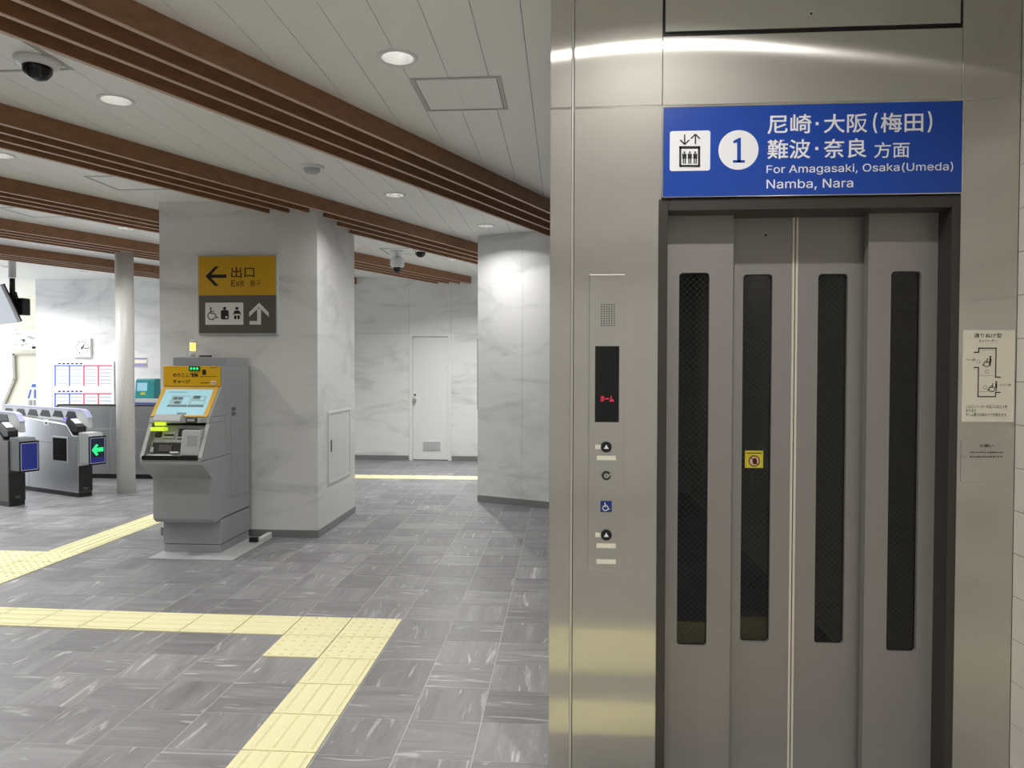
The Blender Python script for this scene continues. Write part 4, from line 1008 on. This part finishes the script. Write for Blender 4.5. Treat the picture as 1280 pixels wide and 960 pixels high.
GR = math.radians(-24.0)
def gate(corner, label, display):
    """local x points out of the near end, y away from the camera; corner = near bottom corner of the end"""
    o = Vector((corner[0], corner[1], 0))+Vector((TB.x, TB.y, 0))*.085
    t = thing('ticket_gate', label, 'ticket gate', o, GR)
    H = .085; LEN = 1.75
    P = lambda n, m, mt, par=None, bev=0.0: obj(n, m, mt, par or t, bev, local=True)
    side = M_steel2 if display == 'arrow' else plain('gate_side_grey', rgb(86, 84, 80), .4, .3, var=.03)
    P('plinth', MB().box(-LEN, -.005, -H+.006, H-.006, 0, .05), M_black)
    # body: full height behind, stepped back under the end unit
    body = [(-LEN, .05), (-.002, .05), (-.002, .365), (.0, .37), (.0, .70), (-.10, .70), (-.22, .818), (-.30, .828), (-.85, .862), (-1.4, .900), (-LEN, .92)]
    P('body', MB().prism_y(body, -H, H), side, None, .006)
    P('kick_panel', MB().box(-.004, .006, -H+.008, H-.004, .055, .358), M_black, None, .003)
    k = MB().box(.006, .0075, -.028, -.004, .10, .106); k.box(.006, .0075, .004, .028, .10, .106); k.box(.006, .0075, -.02, .02, .085, .091); P('kick_mark', k, M_gprint)
    # ridge with sensor windows along the far edge
    ridge = [(-LEN, .90), (-.12, .83), (-.02, .78), (.02, .78), (.0, .90), (-.06, .965), (-.12, .985), (-LEN, 1.0)]
    P('ridge', MB().prism_y(ridge, H-.055, H), M_machl, None, .008)
    P('ridge_cap', MB().prism_y([(-LEN, .992), (-.12, .977), (-.055, .957), (.004, .89), (.012, .896), (-.055, .975), (-.12, .996), (-LEN, 1.01)], H-.058, H+.002), M_lav, None, .003)
    for q in range(6):
        xa = -.20-.26*q
        m = MB().prism_y([(xa-.215, .895), (xa+.01, .885 if q else .875), (xa-.035, .962), (xa-.165, .966)], H-.060, H-.050); P('sensor_window', m, M_black)
    # sloping card deck
    dk = MB().prism_y([(-.245, .835), (-.10, .74), (-.02, .74), (-.02, .80), (-.09, .83), (-.22, .90)], -H+.01, H-.056); P('card_deck', dk, M_black, None, .004)
    rp = MB().frame_box(Vector((-.145, -.005, .857)), Vector((.88, 0, -.47)), Vector((0, 1, 0)), Vector((.47, 0, .88)), -.055, .055, -.045, .03, -.004, .004); P('card_reader', rp, M_whitep, None, .002)
    P('deck_light', MB().box(-.36, -.235, -.04, .028, .868, .888), M_led_b if display == 'arrow' else M_machl, None, .003)
    # end display box
    bx = P('display_box', MB().prism_y([(-.005, .385), (.20, .385), (.20, .69), (.16, .735), (-.005, .735)], -.07, .10), M_mach if display == 'arrow' else M_machd, None, .006)
    P('display_face', MB().box(.199, .206, -.085, .115, .375, .70), M_blackg, bx, .003)
    P('display_panel', MB().box(.2055, .2075, -.066, .098, .40, .675), M_navy if display == 'blank' else plain('panel_dark_blue', rgb(20, 24, 60), .3, var=0), bx)
    ed = MB()
    for a in ((-.070, -.064, .394, .681), (.096, .102, .394, .681)): ed.box(.2055, .2078, a[0], a[1], a[2], a[3])
    for a in ((.394, .400), (.675, .681)): ed.box(.2055, .2078, -.064, .096, a[0], a[1])
    P('display_edge', ed, M_lav, bx)
    if display == 'arrow':
        arrow = [(-.052, .545), (.0, .612), (.026, .596), (.0, .568), (.082, .568), (.082, .522), (.0, .522), (.026, .494), (.0, .478)]
        m = MB().add([(.2085, a, b) for a, b in arrow], [(0, 1, 2, 3), (0, 3, 6), (3, 4, 5, 6), (0, 6, 7, 8)]); P('green_arrow', m, M_led_g, bx)
        P('display_lower_band', MB().box(.2076, .2082, -.066, .098, .402, .455), M_navy, bx)
        P('box_top_plate', MB().box(.02, .13, -.04, .07, .734, .739), M_whitep, bx)
        P('side_window', MB().box(-.47, -.20, -H-.008, -H+.002, .40, .665), M_blackg, None, .006)
        P('side_window_frame', MB().box(-.485, -.185, -H-.004, -H+.001, .385, .68), M_machl, None, .003)
        P('side_sticker', MB().box(-.66, -.56, -H-.0015, -H+.001, .80, .87), M_white); P('side_sticker_print', MB().box(-.63, -.58, -H-.0025, -H-.001, .815, .832), M_print)
        for z in (.60,): P('side_joint', MB().box(-LEN, -.49, -H-.0012, -H+.001, z, z+.004), M_machd)
        P('side_joint', MB().box(-.98, -.976, -H-.0012, -H+.001, .055, .60), M_machd)
        P('side_lock', MB().tube((-.93, -H-.004, .36), (-.93, -H+.002, .36), .014, 12), M_machl)
    return t
gate((-5.49, 7.90), 'silver ticket gate with a glowing green arrow on its end display', 'arrow')
gate((-5.84, 7.30), 'grey ticket gate with a blank dark blue end display', 'blank')

fe = thing('barrier_fence', 'grey steel barrier with dark plinth behind the ticket gates', 'barrier', (-6.0, 9.3, 0))
edges = [-6.82, -6.02, -5.40, -4.6, -3.9]
for a, b in zip(edges[:-1], edges[1:]):
    if a == -6.82:
        poly = [(a, .06), (b-.002, .06), (b-.002, .965), (a+.10, .965), (a+.03, .945), (a, .90)]
        obj('fence_panel', MB().prism_y(poly, 9.30, 9.36), M_steelf, fe, .003)
    else: obj('fence_panel', MB().box(a+.002, b-.002, 9.30, 9.36, .06, .965), M_steelf, fe, .003)
obj('plinth', MB().box(-6.82, -3.9, 9.305, 9.355, 0, .062), M_black, fe)
obj('mid_rail', MB().box(-6.80, -3.9, 9.295, 9.302, .655, .661), M_machl, fe)
cap = MB().box(-6.72, -3.9, 9.29, 9.37, .962, .985); cap.frame_box(Vector((-6.72, 9.29, .985)), Vector((-.82, 0, -.57)), Vector((0, 1, 0)), Vector((-.57, 0, .82)), 0, .14, 0, .08, -.023, 0); obj('cap_rail', cap, M_frame, fe, .003)

# ================================================================== FAR WALL THINGS
ck = thing('wall_clock', 'square white wall clock above the timetable board', 'clock', (-7.935, YF, 1.8))
Yk = YF-.05; pl = YPlane(Yk)
u0, w0 = pl.px(91.5, 446.5); u1, w1 = pl.px(113, 422.5); cx, cz = (u0+u1)/2+.012, (w0+w1)/2
obj('case', MB().box(u0, u1, Yk, YF+.001, w0, w1), M_whitep, ck, .006)
obj('case_side', MB().box(u0-.012, u0, Yk+.008, YF+.001, w0, w1), M_machl, ck)
Flat(pl, .002).arc(cx, cz, .128, .006, 0, 360, 36).done('dial_rim', M_gprint, ck)
f = Flat(pl, .002)
for k in range(12):
    a = math.radians(90-30*k); c, s_ = math.cos(a), math.sin(a)
    wdt = .030 if k >= 10 or k == 0 else .018
    f.text(str(12 if k == 0 else k), (cx+.100*c-wdt/2, cz+.100*s_-.015, cx+.100*c+wdt/2, cz+.100*s_+.015), .01)
f.done('numerals', M_print, ck)
Flat(pl, .006).line((cx-.02, cz-.03), (cx+.035, cz+.055), .014).line((cx-.03, cz+.004), (cx+.10, cz-.015), .010).disc(cx, cz, .010).done('hands', M_print, ck)

tt = thing('timetable_board', 'white timetable board with blue and red ruled columns', 'timetable', (-7.93, YF, .80))
Yt = YF-.03; pl = YPlane(Yt)
u0, w0 = pl.px(66.5, 520); u1, w1 = pl.px(142, 451.5)
obj('board', MB().box(u0, u1, Yt, YF-.001, w0, w1), M_white, tt)
obj('edge_post', MB().box(u0-.015, u0, Yt-.004, YF-.001, w0, w1), M_machl, tt)
fb_, fr_, fg_, fp_ = Flat(pl, .002), Flat(pl, .002), Flat(pl, .001), Flat(pl, .002)
for (ya_, yb_, ytx) in ((457, 482.6, 454.6), (492, 517.5, 489.2)):
    fb_.pxrect(68.0, ya_-.7, 103.3, ya_+1.0); fr_.pxrect(104.0, ya_-.7, 139.8, ya_+1.0)
    for x_, ff in ((68.0, fb_), (85.9, fb_), (104.0, fr_), (122.1, fr_)): ff.pxrect(x_, ya_, x_+2.0, yb_)
    for c in (70.8, 88.6, 106.8, 124.8):
        for k in range(5): fg_.pxrect(c, ya_+4+k*4.5, c+14.0, ya_+5.1+k*4.5)
        for k in range(5): fg_.pxrect(c+1+k*3, ya_+2.5, c+1.5+k*3, yb_)
    for k in range(6):
        xa = 72.5+k*5.4; fp_.pxrect(xa, ytx-.9, xa+3.6, ytx+.8)
fb_.done('blue_rules', M_tblue, tt); fr_.done('red_rules', M_red, tt); fg_.done('grid', M_tgrey, tt)['kind'] = 'stuff'; fp_.done('headings', M_print, tt)['kind'] = 'stuff'

nt = thing('wall_notice', 'small pale notice with violet bands beside the round column', 'notice', (-6.94, YF, 1.47))
pl = YPlane(YF-.008); u0, w0 = pl.px(165, 459.5); u1, w1 = pl.px(183.5, 446)
obj('sheet', MB().box(u0, u1, YF-.008, YF+.001, w0, w1), M_cream, nt)
Flat(pl, .002).pxrect(165.5, 447, 183, 449.4).pxrect(165.5, 454.2, 183, 458.6).done('bands', plain('violet_print', rgb(150, 150, 190), .5, var=0), nt)

# teal validator on a white counter behind the fence
YV = 9.75; pl = YPlane(YV)
ct = thing('counter', 'white counter with blue edge behind the steel barrier', 'counter', (-5.7, YV+.2, 0))
u0, w0 = pl.px(166, 503); u1, w1 = pl.px(194, 499)
obj('counter_top', MB().box(u0-.1, u1+.5, YV-.06, YV+.45, w0, w1+.01), M_whitep, ct, .006)
obj('counter_edge', MB().box(u0-.1, u1+.5, YV-.066, YV-.055, w0-.035, w0), M_tblue, ct)
obj('counter_body', MB().box(u0-.05, u1+.45, YV-.03, YV+.42, 0, w0), M_machl, ct)
tv = thing('card_validator', 'teal card machine with pale screen on the white counter', 'card machine', ((u0+u1)/2, YV+.1, w1+.01))
a = pl.px(168, 499); b = pl.px(192, 473.5)
zb_ = w1+.0105
body = [(YV, zb_), (YV+.03, b[1]-.02), (YV+.06, b[1]), (YV+.2, b[1]), (YV+.22, zb_)]
obj('body', MB().prism_x(body, a[0], b[0]), M_teal, tv, .012)
vo = Vector((a[0], YV, zb_)); vw = Vector((0, .03, b[1]-.02-zb_)).normalized(); vn = Vector((0, -vw.z, vw.y)); vh = b[1]-zb_
obj('screen', MB().frame_box(vo, Vector((1, 0, 0)), vw, vn, .03, .175, vh*.38, vh*.80, -.002, .003), M_tealscr, tv)
obj('keys', MB().frame_box(vo, Vector((1, 0, 0)), vw, vn, .085, .155, vh*.18, vh*.32, -.002, .004), M_keys, tv)

# hanging monitor, seen from the side
mo = thing('hanging_monitor', 'grey flat monitor on a black ceiling arm above the gates', 'monitor', (-7.1, 9.0, ZC))
pl = YPlane(9.0)
def mp(x, y): return pl.px(x, y)
a = mp(15, 330)[0]
obj('ceiling_tube', MB().lathe((a, 9.0, 0), [(.045, mp(15,347)[1]), (.045, ZC-.02), (.08, ZC-.015), (.08, ZC)], 18), M_whitep, mo)
obj('arm', MB().tube((a, 9.0, mp(15, 348)[1]), (a, 9.0, mp(15, 366)[1]), .032, 12).tube((a, 9.0, mp(15, 366)[1]), (a+.04, 9.0, mp(19, 380)[1]), .05, 12), M_black, mo)
q0, q1 = mp(21, 394), mp(33, 373); obj('mount_box', MB().box(q0[0]-.03, q1[0], 8.93, 9.07, q0[1], q1[1]), M_black, mo, .006)
Fd = Vector((-.6, -.8, 0)); Wd = Vector((.8, -.6, 0)); TL = math.radians(22)
Uv = Vector((0, 0, 1))*math.cos(TL)+Fd*math.sin(TL); Nv = Fd*math.cos(TL)-Vector((0, 0, 1))*math.sin(TL)
B = onY(23, 403, 8.85)                      # lower corner of the near side edge
ms = obj('screen_body', MB().frame_box(B, Wd, Uv, Nv, -.85, 0, 0, .50, -.05, -.004), plain('monitor_back', rgb(24, 24, 26), .4, var=0), mo, .006)
obj('screen_glass', MB().frame_box(B, Wd, Uv, Nv, -.845, -.008, .006, .494, -.006, .002), plain('monitor_face', rgb(92, 96, 108), .3, var=.03), mo)
obj('side_cover', MB().frame_box(B, Wd, Uv, Nv, -.004, .002, .0, .50, -.03, .0), M_machl, mo)

# exit end: beige wall with grey-framed niche, relief panel and a leaning board
YX = FY1-.15; pl = YPlane(YX-.002)
nf = thing('wall_niche_frame', 'pale grey angular frame on the beige wall beyond the gates', 'frame', (pl.px(20, 470)[0], YX, 0))
f = MB()
def bar(p, q, wd):
    a = Vector(pl.px(*p)); b = Vector(pl.px(*q)); d = (b-a).normalized(); n_ = Vector((-d.y, d.x))*wd/2
    f.prism_y([tuple(a-n_), tuple(b-n_), tuple(b+n_), tuple(a+n_)], YX-.05, YX+.001)
bar((18, 443), (60, 443), .035); bar((18.5, 442), (19.5, 475), .05); bar((19.5, 474), (6, 506), .05); bar((6, 505), (6, 530), .05)
obj('frame', f, plain('frame_pale_grey', rgb(176, 172, 162), .5, var=.02), nf)
rl = thing('relief_panel', 'white relief panel above the angular frame beyond the gates', 'wall panel', (pl.px(30, 425)[0], YX, 2.0))
a = pl.px(15, 438); b = pl.px(60, 410); obj('panel', MB().box(a[0], b[0], YX-.03, YX+.001, a[1], b[1]), M_cream, rl, .004)
f = Flat(YPlane(YX-.03), .004)
random.seed(11)
for k in range(14):
    x_ = random.uniform(18, 44); y_ = random.uniform(412, 435); u, w_ = pl.px(x_, y_); f.disc(u, w_, random.uniform(.02, .06), 9, random.uniform(.01, .035))
f.done('relief', M_machl, rl)
sbn = thing('leaning_board', 'small blue and white board standing beyond the gates', 'board', (pl.px(38, 500)[0]*.9, 12.9, 0))
pl2 = YPlane(12.9); P_ = [pl2.px(33, 500), pl2.px(46, 500), pl2.px(46, 478), pl2.px(41, 478)]
obj('board', MB().prism_y([tuple(p) for p in P_], 12.88, 12.9), M_white, sbn)
Flat(YPlane(12.88), .003).pxpoly([(40.5,480),(45,480),(45,484),(39,484)]).pxpoly([(37.5,487),(40,487),(37,498),(34.5,498)]).pxpoly([(42.5,487),(45,487),(45,498),(42.5,498)]).done('stripes', M_tblue, sbn)
lx = P_[0][0]; obj('leg', MB().box(lx+.05, lx+.09, 12.88, 12.92, 0, P_[0][1]), M_machl, sbn); obj('leg', MB().box(lx+.13, lx+.17, 12.88, 12.92, 0, P_[0][1]), M_machl, sbn)
